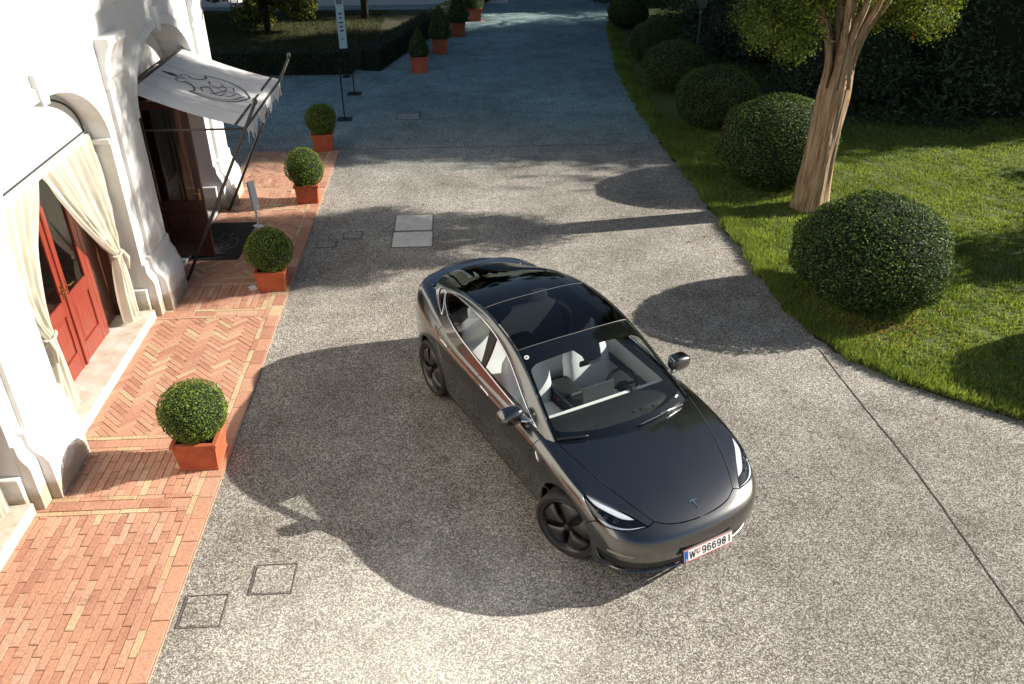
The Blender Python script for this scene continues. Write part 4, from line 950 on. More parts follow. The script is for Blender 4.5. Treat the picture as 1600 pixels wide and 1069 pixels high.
class Surf:
    FL = np.array([1, -1, 1.])
    def __init__(s, net, ends):
        n = net; FL = s.FL
        g0 = n[1:2] * FL if ends[0] == 'm' else 2 * n[:1] - n[1:2]
        g1 = n[-2:-1] * FL if ends[1] == 'm' else 2 * n[-1:] - n[-2:-1]
        n = np.concatenate([g0, n, g1], 0)
        h0 = n[:, 1:2] * FL if ends[2] == 'm' else 2 * n[:, :1] - n[:, 1:2]
        h1 = n[:, -2:-1] * FL if ends[3] == 'm' else 2 * n[:, -1:] - n[:, -2:-1]
        s.net = np.concatenate([h0, n, h1], 1); s.T = net.shape[0] - 1; s.K = net.shape[1] - 1
        U, V = np.meshgrid(np.linspace(0, s.T, s.T * 10 + 1), np.linspace(0, s.K, s.K * 10 + 1), indexing='ij')
        s.U, s.V = U.ravel(), V.ravel(); s.sign = 1.; s.P, n_ = s.ev(s.U, s.V)
        s.sign = 1. if np.median(((s.P - np.array([0, 0, .6])) * n_).sum(-1)) >= 0 else -1.
    def ev(s, u, v):
        T, K = s.T, s.K
        u = np.clip(np.asarray(u, float), 0, T - 1e-9); v = np.clip(np.asarray(v, float), 0, K - 1e-9)
        i = np.floor(u).astype(int); j = np.floor(v).astype(int); a = u - i; b = v - j
        w = lambda t: np.stack([(1-t)**3/6, (3*t**3-6*t**2+4)/6, (-3*t**3+3*t**2+3*t+1)/6, t**3/6], -1)
        d = lambda t: np.stack([-(1-t)**2/2, (3*t**2-4*t)/2, (-3*t**2+2*t+1)/2, t**2/2], -1)
        C = s.net[i[..., None, None] + np.arange(4)[:, None], j[..., None, None] + np.arange(4)[None, :]]
        P = np.einsum('...m,...n,...mnc->...c', w(a), w(b), C)
        Pu = np.einsum('...m,...n,...mnc->...c', d(a), w(b), C); Pv = np.einsum('...m,...n,...mnc->...c', w(a), d(b), C)
        Nn = np.cross(Pu, Pv); Nn = Nn / np.maximum(np.linalg.norm(Nn, axis=-1, keepdims=True), 1e-12) * s.sign
        s._du, s._dv = Pu, Pv
        return P, Nn
    def near(s, Q):
        Q = np.atleast_2d(np.asarray(Q, float)); ix = np.array([np.argmin(((s.P - q) ** 2).sum(1)) for q in Q])
        u, v = s.U[ix].copy(), s.V[ix].copy()
        for _ in range(12):
            P, _n = s.ev(u, v); a, b = s._du, s._dv; r = Q - P
            aa, bb, ab = (a*a).sum(-1) + 1e-9, (b*b).sum(-1) + 1e-9, (a*b).sum(-1); ra, rb = (r*a).sum(-1), (r*b).sum(-1)
            det = aa*bb - ab*ab + 1e-12
            u = np.clip(u + np.clip((ra*bb - rb*ab)/det, -.15, .15), 0, s.T); v = np.clip(v + np.clip((rb*aa - ra*ab)/det, -.15, .15), 0, s.K)
        return np.stack([u, v], 1)
def _pl(keys, x):
    return np.interp(x, [k[0] for k in keys], [k[1] for k in keys])
# ---------------- lower body hull ----------------
OUT=[(2.30,0),(2.293,.19),(2.270,.38),(2.222,.555),(2.13,.705),(1.98,.815),(1.76,.885),(1.45,.918),(1.1,.925),(.7,.928),(.3,.928),(-.1,.928),(-.5,.928),(-.9,.924),(-1.25,.918),(-1.55,.905),(-1.85,.868),(-2.09,.80),(-2.265,.68),(-2.365,.51),(-2.41,.32),(-2.43,.15),(-2.433,0)]
def deck_z(x,y):
    zc=_pl([(-2.6,1.07),(-2.35,1.10),(-2.15,1.115),(-1.9,1.12),(-1.5,1.07),(-1.0,1.0),(-.4,.985),(.2,.985),(.8,.982),(1.05,.962),(1.3,.918),(1.6,.853),(1.85,.79),(2.0,.743),(2.1,.704),(2.2,.655),(2.32,.58)],x)
    return zc-.035*(np.abs(y)/.8)**2
def make_hull():
    o=np.array(OUT); T=len(o)
    s=o[:,0]  # use x as key for interpolation, front/rear
    ext=np.vstack([o[1]*[1,-1],o,o[-2]*[1,-1]]); tan=ext[2:]-ext[:-2]; nrm=np.stack([-tan[:,1],tan[:,0]],1); nrm/=np.linalg.norm(nrm,axis=1,keepdims=True)
    # outward: y positive side -> make sure pointing away from centre
    nrm*=np.sign((nrm*(o-np.array([0,0.0]))).sum(1))[:,None]
    # keys: x -> (z,d)   per level
    X=[2.3,2.19,2.0,1.72,1.1,.3,-.9,-1.55,-2.09,-2.3,-2.43]
    Z={0:[.20]*3+[.19]+[.17]*3+[.18,.22,.24,.25],
       1:[.19,.19,.185,.18,.18,.18,.185,.19,.22,.24,.25],
       2:[.265,.265,.265,.27,.28,.28,.29,.30,.32,.33,.34],
       3:[.38,.38,.385,.40,.42,.43,.44,.45,.46,.47,.48],
       4:[.49,.495,.51,.545,.58,.59,.60,.62,.63,.64,.64],
       5:[.575,.58,.60,.665,.71,.72,.73,.765,.785,.79,.80],
       6:[.625,.63,.66,.745,.815,.825,.84,.885,.92,.935,.945],
       7:[.66,.665,.70,.80,.885,.905,.93,.985,1.03,1.05,1.06]}
    D={0:[.30,.30,.30,.25,.22,.20,.20,.22,.25,.28,.30],
       1:[.055,.055,.06,.06,.06,.055,.055,.06,.07,.08,.09],
       2:[.03,.03,.03,.03,.03,.03,.03,.03,.035,.04,.04],
       3:[.012,.012,.012,.016,.022,.025,.024,.016,.01,.008,.005],
       4:[.0,.0,.0,.003,.005,.006,.005,.002,.0,.0,.01],
       5:[.012,.012,.01,.003,.0,.0,.0,.002,.004,.012,.022],
       6:[.05,.05,.045,.018,.012,.01,.01,.014,.018,.026,.034],
       7:[.11,.11,.10,.055,.04,.035,.04,.05,.05,.048,.045],
       8:[.20,.20,.18,.12,.11,.10,.11,.12,.11,.10,.09]}
    k=lambda arr,x: np.interp(-x,[-a for a in X],arr)
    net=np.zeros((T,12,3))
    xc_keys=[(0,1.72),(1,1.70),(2,1.65),(3,1.57),(4,1.47),(5,1.35),(6,1.2),(7,1.02),(8,.82),(9,.6),(10,.3),(11,-.1),(12,-.5),(13,-.9),(14,-1.2),(15,-1.42),(16,-1.6),(17,-1.74),(18,-1.85),(19,-1.93),(20,-1.98),(21,-2.0),(22,-2.01)]
    for t in range(T):
        x,y=o[t]
        for L in range(9):
            d=k(D[L],x); p=o[t]-nrm[t]*d
            z=k(Z[L],x) if L<8 else deck_z(p[0],p[1])
            net[t,L]=(p[0],p[1],z)
        e=net[t,8]; xc=xc_keys[t][1]
        for L,fr in ((9,.33),(10,.67),(11,1.)):
            px=e[0]+(xc-e[0])*fr; py=e[1]*(1-fr); net[t,L]=(px,py,deck_z(px,py))
    net[0,:,1]=0; net[-1,:,1]=0; net[:,11,1]=0
    return Surf(net,'mmem')
# ---------------- greenhouse ----------------
def make_green():
    # columns: c0 below belt, c1 belt, c2 glass, c3 upper glass, c4 cantrail, c5 roof edge, c6 half, c7 centre
    R=[ # centre(x,z), roof edge (x,y,z), cantrail (x,y,z), upper glass (x,y,z), mid(x,y,z), belt(x,y,z)
     ((1.46,.82),(1.36,.62,.80),(1.29,.74,.79),(1.26,.78,.77),(1.24,.82,.75),(1.22,.86,.73)),
     ((1.20,.965),(1.09,.655,.935),(1.02,.76,.92),(.99,.785,.90),(.97,.82,.86),(.96,.86,.82)),
     ((.93,1.105),(.825,.652,1.065),(.755,.745,1.04),(.73,.772,1.01),(.72,.805,.96),(.72,.86,.86)),
     ((.64,1.245),(.55,.642,1.20),(.48,.725,1.17),(.46,.752,1.12),(.45,.79,1.03),(.45,.865,.90)),
     ((.34,1.357),(.27,.634,1.325),(.21,.70,1.29),(.20,.732,1.21),(.19,.778,1.08),(.19,.87,.91)),
     ((.03,1.425),(-.02,.622,1.405),(-.06,.682,1.37),(-.06,.715,1.265),(-.06,.77,1.10),(-.06,.872,.915)),
     ((-.33,1.455),(-.35,.612,1.438),(-.37,.672,1.402),(-.37,.705,1.285),(-.37,.765,1.11),(-.37,.872,.92)),
     ((-.7,1.45),(-.7,.602,1.434),(-.7,.66,1.396),(-.7,.697,1.285),(-.7,.757,1.12),(-.7,.868,.93)),
     ((-1.05,1.415),(-1.03,.585,1.395),(-1.02,.64,1.358),(-1.02,.682,1.255),(-1.02,.747,1.11),(-1.02,.862,.94)),
     ((-1.4,1.345),(-1.36,.563,1.322),(-1.34,.616,1.285),(-1.34,.66,1.20),(-1.34,.73,1.09),(-1.34,.85,.95)),
     ((-1.72,1.255),(-1.67,.53,1.215),(-1.64,.585,1.188),(-1.63,.63,1.14),(-1.62,.70,1.065),(-1.62,.82,.96)),
     ((-2.02,1.165),(-1.96,.49,1.135),(-1.92,.55,1.112),(-1.90,.60,1.08),(-1.88,.67,1.03),(-1.86,.78,.96)),
     ((-2.28,1.09),(-2.22,.45,1.07),(-2.18,.52,1.05),(-2.15,.57,1.02),(-2.12,.64,.99),(-2.10,.73,.94)),
     ((-2.5,1.01),(-2.44,.42,.99),(-2.4,.49,.97),(-2.37,.54,.95),(-2.34,.6,.92),(-2.32,.68,.88)),
    ]
    net=np.zeros((len(R),8,3))
    for i,(c,re,ct,ug,mg,bl) in enumerate(R):
        c=np.array([c[0],0,c[1]]);re=np.array(re)
        h=c*.5+re*.5; h[2]=c[2]-(c[2]-re[2])*.27; h[0]=c[0]-(c[0]-re[0])*.25
        bl=np.array(bl); net[i]=[bl+np.array([0,.05,-.14]),bl,mg,ug,ct,re,h,c]
    return Surf(net,'eeem')
HULL = make_hull(); GREEN = make_green()
def loop_uv(S, segs, gap=.0):
    """segs: each a list of 3-D points (smooth inside, corners between); closed loop -> uv polygon pulled in by gap"""
    pts = []
    for sg in segs:
        p = crom(sg)
        pts += p[:-1] if np.linalg.norm(np.array(p[-1]) - np.array(segs[(segs.index(sg)+1) % len(segs)][0])) < 1e-6 else p
    uv = S.near(pts)
    keep = [0]
    for i in range(1, len(uv)):
        if np.linalg.norm(S.ev(uv[i:i+1,0], uv[i:i+1,1])[0][0] - S.ev(uv[keep[-1]:keep[-1]+1,0], uv[keep[-1]:keep[-1]+1,1])[0][0]) > .006: keep.append(i)
    uv = uv[keep]
    if gap:
        P, Nn = S.ev(uv[:, 0], uv[:, 1]); e = np.roll(P, -1, 0) - np.roll(P, 1, 0); e /= np.maximum(np.linalg.norm(e, axis=1, keepdims=True), 1e-9)
        area = 0.5 * np.sum(uv[:,0]*np.roll(uv[:,1],-1) - np.roll(uv[:,0],-1)*uv[:,1])
        ins = np.cross(Nn, e) * np.sign(area) * uv_sign(S)
        onc = (np.abs(P[:, 1]) < .004)
        Q = P + ins * gap; uv2 = S.near(Q)
        uv2[onc] = uv[onc]
        uv = uv2
    return uv
def uv_sign(S):
    return 1. if S.sign > 0 else -1.
def pip(poly, pts):
    x, y = pts[:, 0], pts[:, 1]; inside = np.zeros(len(pts), bool); n = len(poly); j = n - 1
    for i in range(n):
        xi, yi = poly[i]; xj, yj = poly[j]
        c = ((yi > y) != (yj > y)) & (x < (xj - xi) * (y - yi) / ((yj - yi) if yj != yi else 1e-12) + xi); inside ^= c; j = i
    return inside
def tri_uv(outer, holes, du, dv):
    lo, hi = outer.min(0), outer.max(0)
    gu, gv = np.meshgrid(np.arange(lo[0], hi[0], du) + du/2, np.arange(lo[1], hi[1], dv) + dv/2, indexing='ij')
    G = np.stack([gu.ravel(), gv.ravel()], 1); G = G[pip(outer, G)]
    for h in holes: G = G[~pip(h, G)]
    B = np.concatenate([outer] + holes)
    sc = np.array([du, dv])
    if len(G): G = G[(np.abs((G[:, None] - B[None]) / sc).max(-1).min(1) > .35)]
    V = np.concatenate([B, G]); E_ = []; o = 0
    for L in [outer] + holes:
        n = len(L); E_ += [(o + i, o + (i+1) % n) for i in range(n)]; o += n
    r = delaunay_2d_cdt([Vector((a/du, b/dv)) for a, b in V], E_, [], 0, 1e-6)
    V2 = np.array([(p.x*du, p.y*dv) for p in r[0]]); F = np.array([f for f in r[2] if len(f) == 3])
    c = V2[F].mean(1); k = pip(outer, c)
    for h in holes: k &= ~pip(h, c)
    return V2, F[k]
def panel(name, S, segs, mat, parent, holes=(), mode='both', gap=.0052, off=0., fl=.02, du=.2, dv=.25, label=None):
    """cut one panel out of a surface; mode 'both': a left and a right object, 'join': one object across the centre line"""
    outer = loop_uv(S, segs, gap); hs = [loop_uv(S, h, -gap if gap else 0) for h in holes]
    uv, F = tri_uv(outer, hs, du, dv)
    P, Nn = S.ev(uv[:, 0], uv[:, 1]); P = P + Nn * off
    P[np.abs(P[:, 1]) < 2e-3, 1] = 0
    fn = np.cross(P[F[:,1]] - P[F[:,0]], P[F[:,2]] - P[F[:,0]])
    flip = (fn * Nn[F].mean(1)).sum(1) < 0; F[flip] = F[flip][:, ::-1]
    if mode == 'join':
        cen = P[:, 1] == 0; n = len(P); mp = np.arange(n); mp[~cen] = n + np.arange((~cen).sum())
        P2 = np.concatenate([P, P[~cen] * Surf.FL]); N2 = np.concatenate([Nn, Nn[~cen] * Surf.FL]); F2 = np.concatenate([F, mp[F][:, ::-1]])
        N2[:n][cen, 1] = 0
        sets = [(P2, N2, F2)]
    elif mode == 'left': sets = [(P, Nn, F)]
    elif mode == 'right': sets = [(P * Surf.FL, Nn * Surf.FL, F[:, ::-1])]
    else: sets = [(P, Nn, F), (P * Surf.FL, Nn * Surf.FL, F[:, ::-1])]
    res = []
    for (p, n_, f) in sets:
        if fl:
            cnt = {}
            for t in f:
                for a, b in ((t[0],t[1]),(t[1],t[2]),(t[2],t[0])): cnt[(a, b)] = 1
            bd = [(a, b) for (a, b) in cnt if (b, a) not in cnt and not (abs(p[a][1]) < 1e-6 and abs(p[b][1]) < 1e-6)]
            vs = sorted({a for e in bd for a in e}); ix = {a: i for i, a in enumerate(vs)}; m = len(p)
            top = p[vs]; bot = p[vs] - n_[vs] * fl
            en = np.zeros((len(vs), 3))
            for a, b in bd:
                d_ = np.cross(p[b] - p[a], n_[a]); en[ix[a]] += d_; en[ix[b]] += d_
            en /= np.maximum(np.linalg.norm(en, axis=1, keepdims=True), 1e-9)
            f3 = []
            for a, b in bd:
                i, j = ix[a] + m, ix[b] + m; k = len(vs)
                f3 += [(i, i + k, j + k), (i, j + k, j)]
            p = np.concatenate([p, top, bot]); n_ = np.concatenate([n_, en * .7 + n_[vs] * .5, en]); f = np.concatenate([f, np.array(f3)])
        o = link(name, mesh_np(name, p, np.array(f), n_), mat, parent)
        if label: o['label'] = label
        res.append(o)
    return res
def surf_pt(S, p, off=0.):
    uv = S.near([p]); P, Nn = S.ev(uv[:, 0], uv[:, 1]); return P[0] + Nn[0] * off, Nn[0]
def surf_curve(S, pts, off=0., step=.03):
    uv = S.near(crom(pts, step)); P, Nn = S.ev(uv[:, 0], uv[:, 1]); return P + Nn * off
MIR = np.array([1, -1, 1.])

CAR = empty('parked_car', (0.989, 7.071, 0), R(-64.87))
tag(CAR, 'dark grey electric saloon car parked at an angle on the driveway', 'car')
FWX, RWX, WZ, AR = 1.4375, -1.4375, .335, .378
def arch(cx, a0, a1, n=15, r=AR, y=.90):
    return [(cx + r*math.cos(R(a0 + (a1-a0)*i/n)), y, WZ + .01 + r*math.sin(R(a0 + (a1-a0)*i/n))) for i in range(n + 1)]
# seams in car space (left side, mirrored)
hood_front = [(2.195,0,.655),(2.19,.12,.657),(2.17,.24,.662),(2.135,.34,.668),(2.08,.425,.685)]
hood_side = [(2.08,.425,.685),(1.96,.485,.73),(1.78,.56,.79),(1.5,.65,.85),(1.25,.705,.895),(1.035,.748,.925)]
hood_rear = [(1.035,.748,.925),(1.105,.60,.935),(1.18,.36,.935),(1.24,0,.935)]
hl_tip = (2.10,.488,.676)
hl_top = [hl_tip,(1.965,.575,.73),(1.875,.645,.755),(1.74,.745,.79),(1.615,.808,.81)]
hl_back = [(1.615,.808,.81),(1.645,.842,.79),(1.715,.848,.755),(1.835,.835,.68)]
hl_bot = [(1.835,.835,.68),(1.91,.80,.668),(1.99,.74,.664),(2.06,.63,.667),hl_tip]
a_s = 40
seam_fb = [(1.835,.835,.68),(1.78,.86,.64), arch(FWX, a_s, a_s, 1)[0]]
fr_bot = (1.055,.89,.262)
door_f = [(.90,.895,.262),(.86,.905,.45),(.875,.91,.68),(.90,.885,.86),(.915,.85,.90),(.925,.815,.925)]
panel('hood', HULL, [hood_front, hood_side, hood_rear, [hood_rear[-1], (1.6,0,.85), hood_front[0]]], M_PAINT, CAR, mode='join')
panel('front_fender', HULL, [hood_side[::-1], [hood_side[0], hl_tip], hl_top, hl_back, seam_fb, arch(FWX, a_s, 192, 24), [arch(FWX,192,192,1)[0], fr_bot], [fr_bot, door_f[0]], door_f, [door_f[-1], hood_side[-1]]], M_PAINT, CAR)
intake = [[(2.292,0,.372),(2.275,.25,.374),(2.19,.53,.378),(2.03,.735,.388),(1.865,.835,.408)],[(1.865,.835,.408),(1.88,.825,.30),(1.96,.77,.25)],[(1.96,.77,.25),(2.13,.63,.24),(2.24,.38,.236),(2.27,0,.235)],[(2.27,0,.235),(2.292,0,.372)]]
bot_lip = [(1.80,.83,.205),(1.95,.76,.198),(2.12,.61,.195),(2.22,.36,.193),(2.25,0,.192)]
panel('front_bumper', HULL, [hood_front, [hood_front[-1], hl_tip], hl_bot[::-1], seam_fb, arch(FWX, a_s, -16, 10), [arch(FWX,-16,-16,1)[0], bot_lip[0]], bot_lip, [bot_lip[-1], (2.27,0,.235)], intake[2][::-1], intake[1][::-1], intake[0][::-1], [intake[0][0], (2.292,0,.5), hood_front[0]]], M_PAINT, CAR, mode='join', dv=.2)
panel('lower_grille', HULL, intake, M_BLACK, CAR, mode='join', gap=0, off=-.028, fl=0)
# headlights: clear lens, dark bowl, projector, running-light strip
for sgn, md in ((1, 'left'), (-1, 'right')):
    hl = panel('headlight', HULL, [hl_top, hl_back, hl_bot], M_BLACKG, CAR, mode=md, off=-.03, fl=0)[0]
    panel('lens', HULL, [hl_top, hl_back, hl_bot], M_LENS, hl, mode=md, fl=.006)
    up = [[(1.63,.808,.806),(1.74,.745,.784),(1.87,.652,.748),(2.0,.565,.712)],[(2.0,.565,.712),(1.95,.65,.715),(1.84,.735,.745),(1.74,.79,.765),(1.63,.808,.806)]]
    panel('upper_reflector', HULL, up, M_REFL, hl, mode=md, gap=0, off=-.012, fl=.012)
    lo_ = [[(1.84,.828,.705),(1.92,.79,.70),(2.0,.725,.696),(2.055,.64,.694),(2.09,.505,.682)],[(2.09,.505,.682),(2.055,.625,.672),(1.99,.735,.669),(1.91,.795,.673),(1.84,.828,.705)]]
    panel('running_light_strip', HULL, lo_, M_GUIDE, hl, mode=md, gap=0, off=-.009, fl=.01)
    for p in ((1.80,.79,.735),(1.87,.76,.72),(1.94,.71,.708)):
        c, n_ = surf_pt(HULL, p, -.012); c = c * (MIR if sgn < 0 else 1); n_ = n_ * (MIR if sgn < 0 else 1)
        b = MB().lathe([(.004,.008),(.014,.006),(.021,0),(.022,-.02)], 16); M_ = Vector(n_).to_track_quat('Z', 'Y').to_matrix()
        b.v = [v @ np.array(M_).T + c for v in b.v]; b.build('projector', M_BLACKG, hl, smooth=True)
# doors, quarter, sill
zs = lambda x: .948 + .012 * max(0, -x)
def top_edge(x0, x1):
    n = 6; return [(x0 + (x1-x0)*i/n, .812 - .0 * abs(x0), zs(x0 + (x1-x0)*i/n)) for i in range(n + 1)]
bx = -.26
door_b = [(bx-.03,.89,.265),(bx-.02,.91,.6),(bx,.905,.84),(bx,.815,zs(bx))]
rd = [(-1.22,.80,zs(-1.22)),(-1.235,.85,.955),(-1.17,.905,.80),(-1.085,.91,.66),(-1.045,.905,.5),(-1.04,.89,.267)]
fd = panel('front_door', HULL, [door_f[::-1], [door_f[0], door_b[0]], door_b, top_edge(bx, .925)[:-1] + [door_f[-1]]], M_PAINT, CAR)
rdn = panel('rear_door', HULL, [door_b[::-1], [door_b[0], rd[-1]], rd[::-1], top_edge(-1.22, bx)], M_PAINT, CAR)
tl = [[(-2.02,.80,.95),(-2.18,.735,.985),(-2.30,.62,.985),(-2.36,.48,.965)],[(-2.36,.48,.965),(-2.37,.48,.87)],[(-2.37,.48,.87),(-2.28,.66,.845),(-2.15,.765,.86),(-2.02,.80,.95)]]
rb_seam = [(-1.78,.875,.62),(-1.95,.845,.70),(-2.08,.79,.78),(-2.15,.765,.86)]
trunk_side = [(-1.98,.60,1.085),(-2.12,.62,1.075),(-2.22,.63,1.05),(-2.30,.62,.985)]
panel('rear_quarter', HULL, [rd, [rd[-1], (-1.05,.885,.262)], arch(RWX, 192, 58, 20)[0:1] + arch(RWX, 190, 48, 22), [arch(RWX,48,48,1)[0]] and [arch(RWX,48,48,1)[0], (-1.60,.895,.60)] if False else [arch(RWX,48,48,1)[0], (-1.22,.90,.63)]][0:0] or
      [rd, [rd[-1], (-1.055,.885,.262)], [(-1.055,.885,.262), arch(RWX, -10, -10, 1)[0]], arch(RWX, -10, 132, 24), [arch(RWX,132,132,1)[0], rb_seam[0]], rb_seam, [rb_seam[-1], (-2.02,.80,.95)], tl[0][:3], trunk_side[::-1], [trunk_side[0], (-1.6,.66,1.06), rd[0]]], M_PAINT, CAR)
panel('rear_bumper', HULL, [arch(RWX, 132, 200, 12), [arch(RWX,200,200,1)[0], (-1.85,.80,.245)], [(-1.85,.80,.245),(-2.1,.70,.26),(-2.3,.45,.28),(-2.35,0,.285)], [(-2.35,0,.285),(-2.42,0,.66)], [(-2.42,0,.66),(-2.40,.3,.665),(-2.36,.48,.69)],[(-2.36,.48,.69),(-2.37,.48,.87)], [(-2.37,.48,.87),(-2.28,.66,.845),(-2.15,.765,.86)], rb_seam[::-1], [rb_seam[0], arch(RWX,132,132,1)[0]]], M_PAINT, CAR, mode='join')
panel('trunk_lid', HULL, [[(-1.98,0,1.118),(-1.98,.3,1.105),(-1.98,.60,1.085)], trunk_side, [trunk_side[-1], (-2.36,.48,.965)], [(-2.36,.48,.965),(-2.37,.48,.87)], [(-2.37,.48,.87),(-2.36,.48,.69)], [(-2.36,.48,.69),(-2.40,.3,.665),(-2.42,0,.66)], [(-2.42,0,.66),(-2.41,0,1.0),(-1.98,0,1.118)]], M_PAINT, CAR, mode='join')
panel('tail_light', HULL, tl, M_TAIL, CAR)
sp = [(-2.355,.0,1.092),(-2.34,.2,1.088),(-2.285,.40,1.075),(-2.20,.56,1.058)]
sp2 = [np.array(p) * MIR for p in sp[:0:-1]] + [np.array(p) for p in sp]
MB().tube(crom(sp2, .03), [.006 + .010*math.sin(math.pi*i/(len(crom(sp2,.03))-1)) for i in range(len(crom(sp2,.03)))], 8).build('boot_lip_spoiler', M_PAINT, CAR, smooth=True)
panel('sill', HULL, [[fr_bot, (.3,.885,.265), (-.5,.885,.265), (-1.055,.885,.262)], [(-1.055,.885,.262), (-1.055,.85,.185)], [(-1.055,.85,.185), (0,.85,.18), fr_bot[:1] + (.85,.18)], [fr_bot[:1] + (.85,.18), fr_bot]], M_BLACK, CAR, gap=.001)
# dark shell behind the shut lines (cabin and wheel arches open)
def shell():
    U, V = np.meshgrid(np.linspace(0, HULL.T, 133), np.linspace(0, HULL.K, 67), indexing='ij'); P, Nn = HULL.ev(U.ravel(), V.ravel()); P = P - Nn * .034
    F = []; nv = 67
    C = P.reshape(133, 67, 3)
    for i in range(132):
        for j in range(66):
            c = (C[i,j] + C[i+1,j+1]) / 2; v = V[i, j]
            if v > 7.9 and -1.55 < c[0] < 1.0: continue
            if any((c[0]-w)**2 + (c[2]-WZ)**2 < .41**2 for w in (FWX, RWX)) and abs(c[1]) > .5: continue
            F.append((i*nv+j, (i+1)*nv+j, (i+1)*nv+j+1, i*nv+j+1))
    n = len(P); F = np.array(F); P2 = np.concatenate([P, P * MIR]); F2 = np.concatenate([F, F[:, ::-1] + n])
    return link('inner_shell', mesh_np('inner_shell', P2, F2), M_DARK, CAR)
shell()
MB().box((-.05, 0, .185), (4.1, 1.35, .03)).build('underbody', M_DARK, CAR)
# greenhouse
ws_edge = [(1.03,.755,.93),(.85,.728,1.02),(.60,.695,1.148),(.35,.662,1.268),(.125,.635,1.36)]
ws_top = [(.125,.635,1.36),(.15,.4,1.395),(.165,0,1.405)]
ws_base = [(1.32,0,.90),(1.27,.35,.90),(1.15,.62,.91),(1.03,.755,.93)]
panel('windshield', GREEN, [ws_base, ws_edge, ws_top, [ws_top[-1], (.7,0,1.2), ws_base[0]]], M_GLASS, CAR, mode='join', gap=.002, fl=.004)
clear = [[(1.15,0,.98),(1.115,.35,.98),(1.01,.62,.975),(.955,.69,.98)],[(.955,.69,.98),(.90,.70,.998),(.62,.665,1.14),(.42,.635,1.235)],[(.42,.635,1.235),(.36,.618,1.265),(.335,.55,1.295)],[(.335,.55,1.295),(.345,.3,1.325),(.35,.15,1.335)],[(.35,.15,1.335),(.50,.075,1.275)],[(.50,.075,1.275),(.505,0,1.278)],[(.505,0,1.278),(.8,0,1.15),(1.15,0,.98)]]
panel('windshield_border', GREEN, [ws_base, ws_edge, ws_top, [ws_top[-1], (.35,0,1.35),clear[-1][0]], clear[5][::-1], clear[4][::-1], clear[3][::-1], clear[2][::-1], clear[1][::-1], clear[0][::-1], [clear[0][0], ws_base[0]]], M_BLACKG, CAR, mode='join', gap=0, off=-.006, fl=0)
rs = [(-.665,0,1.447),(-.668,.35,1.438),(-.655,.592,1.415)]
roof_edge = [(.125,.635,1.36),(-.05,.62,1.385),(-.35,.605,1.412),(-.655,.592,1.415)]
rg_edge = [(-.655,.592,1.415),(-1.0,.575,1.385),(-1.4,.535,1.30),(-1.75,.475,1.205),(-1.93,.425,1.15)]
rg_rear = [(-1.93,.425,1.15),(-1.985,.36,1.145),(-2.01,.2,1.158),(-2.02,0,1.163)]
panel('roof_glass', GREEN, [ws_top[::-1], roof_edge, rs[::-1], [rs[0], (-.2,0,1.44), ws_top[-1]]], M_ROOFG, CAR, mode='join', gap=.004, fl=.006)
panel('rear_glass', GREEN, [rs, rg_edge, rg_rear, [rg_rear[-1], (-1.3,0,1.36), rs[0]]], M_ROOFG, CAR, mode='join', gap=.004, fl=.006)
for sm in (ws_top, rs):
    cc = surf_curve(GREEN, sm, -.001); cc = np.concatenate([cc, (cc*MIR)[::-1][1:]]) if abs(cc[-1][1]) < .01 else np.concatenate([(cc*MIR)[::-1][:-1], cc])
    MB().tube(cc, .0045, 6).build('glass_seam_seal', pmat('grey_seal', (.12, .12, .12), .35), CAR, smooth=True)
win_top = [(.80,.805,.945),(.66,.79,.99),(.48,.768,1.075),(.28,.738,1.18),(.08,.71,1.272),(-.2,.682,1.345),(-.5,.664,1.37),(-.85,.645,1.352),(-1.2,.62,1.30),(-1.45,.60,1.235),(-1.56,.606,1.20)]
win_rear = [(-1.56,.606,1.20),(-1.52,.64,1.165),(-1.40,.69,1.125),(-1.2,.75,1.082)]
win_bot = [(-1.2,.75,1.082),(-.9,.785,1.05),(-.5,.81,1.025),(0,.825,.995),(.4,.825,.968),(.80,.805,.945)]
wloop = [win_top, win_rear, win_bot]
qw = [[(-1.60,.598,1.198),(-1.72,.572,1.165),(-1.80,.575,1.13)],[(-1.80,.575,1.13),(-1.70,.64,1.09),(-1.55,.70,1.065),(-1.36,.755,1.04)],[(-1.36,.755,1.04),(-1.40,.72,1.085),(-1.50,.665,1.145),(-1.60,.598,1.198)]]
tail_b = [(-2.20,.44,1.07),(-2.16,.53,1.045),(-2.12,.62,1.0),(-2.08,.72,.95)]
cb = .6
belt_low = [tuple(GREEN.ev(np.array([r_]), np.array([cb]))[0][0]) for r_ in (12, 11, 10, 9, 8, 7, 6, 5, 4, 3, 2.2, 1.6)]
panel('roof_frame', GREEN, [[ws_edge[0], belt_low[-1]], list(belt_low[::-1]), [belt_low[0]] + tail_b[::-1][1:], [tail_b[0], rg_rear[0]], rg_edge[::-1], roof_edge[::-1], ws_edge[::-1]], M_PAINT, CAR, holes=[wloop, qw], gap=.002, fl=.006)
panel('boot_panel', GREEN, [rg_rear, [rg_rear[-1], (-2.25,0,1.095)], [(-2.25,0,1.095), tail_b[0]], [tail_b[0], rg_rear[0]]], M_PAINT, CAR, mode='join', fl=0)
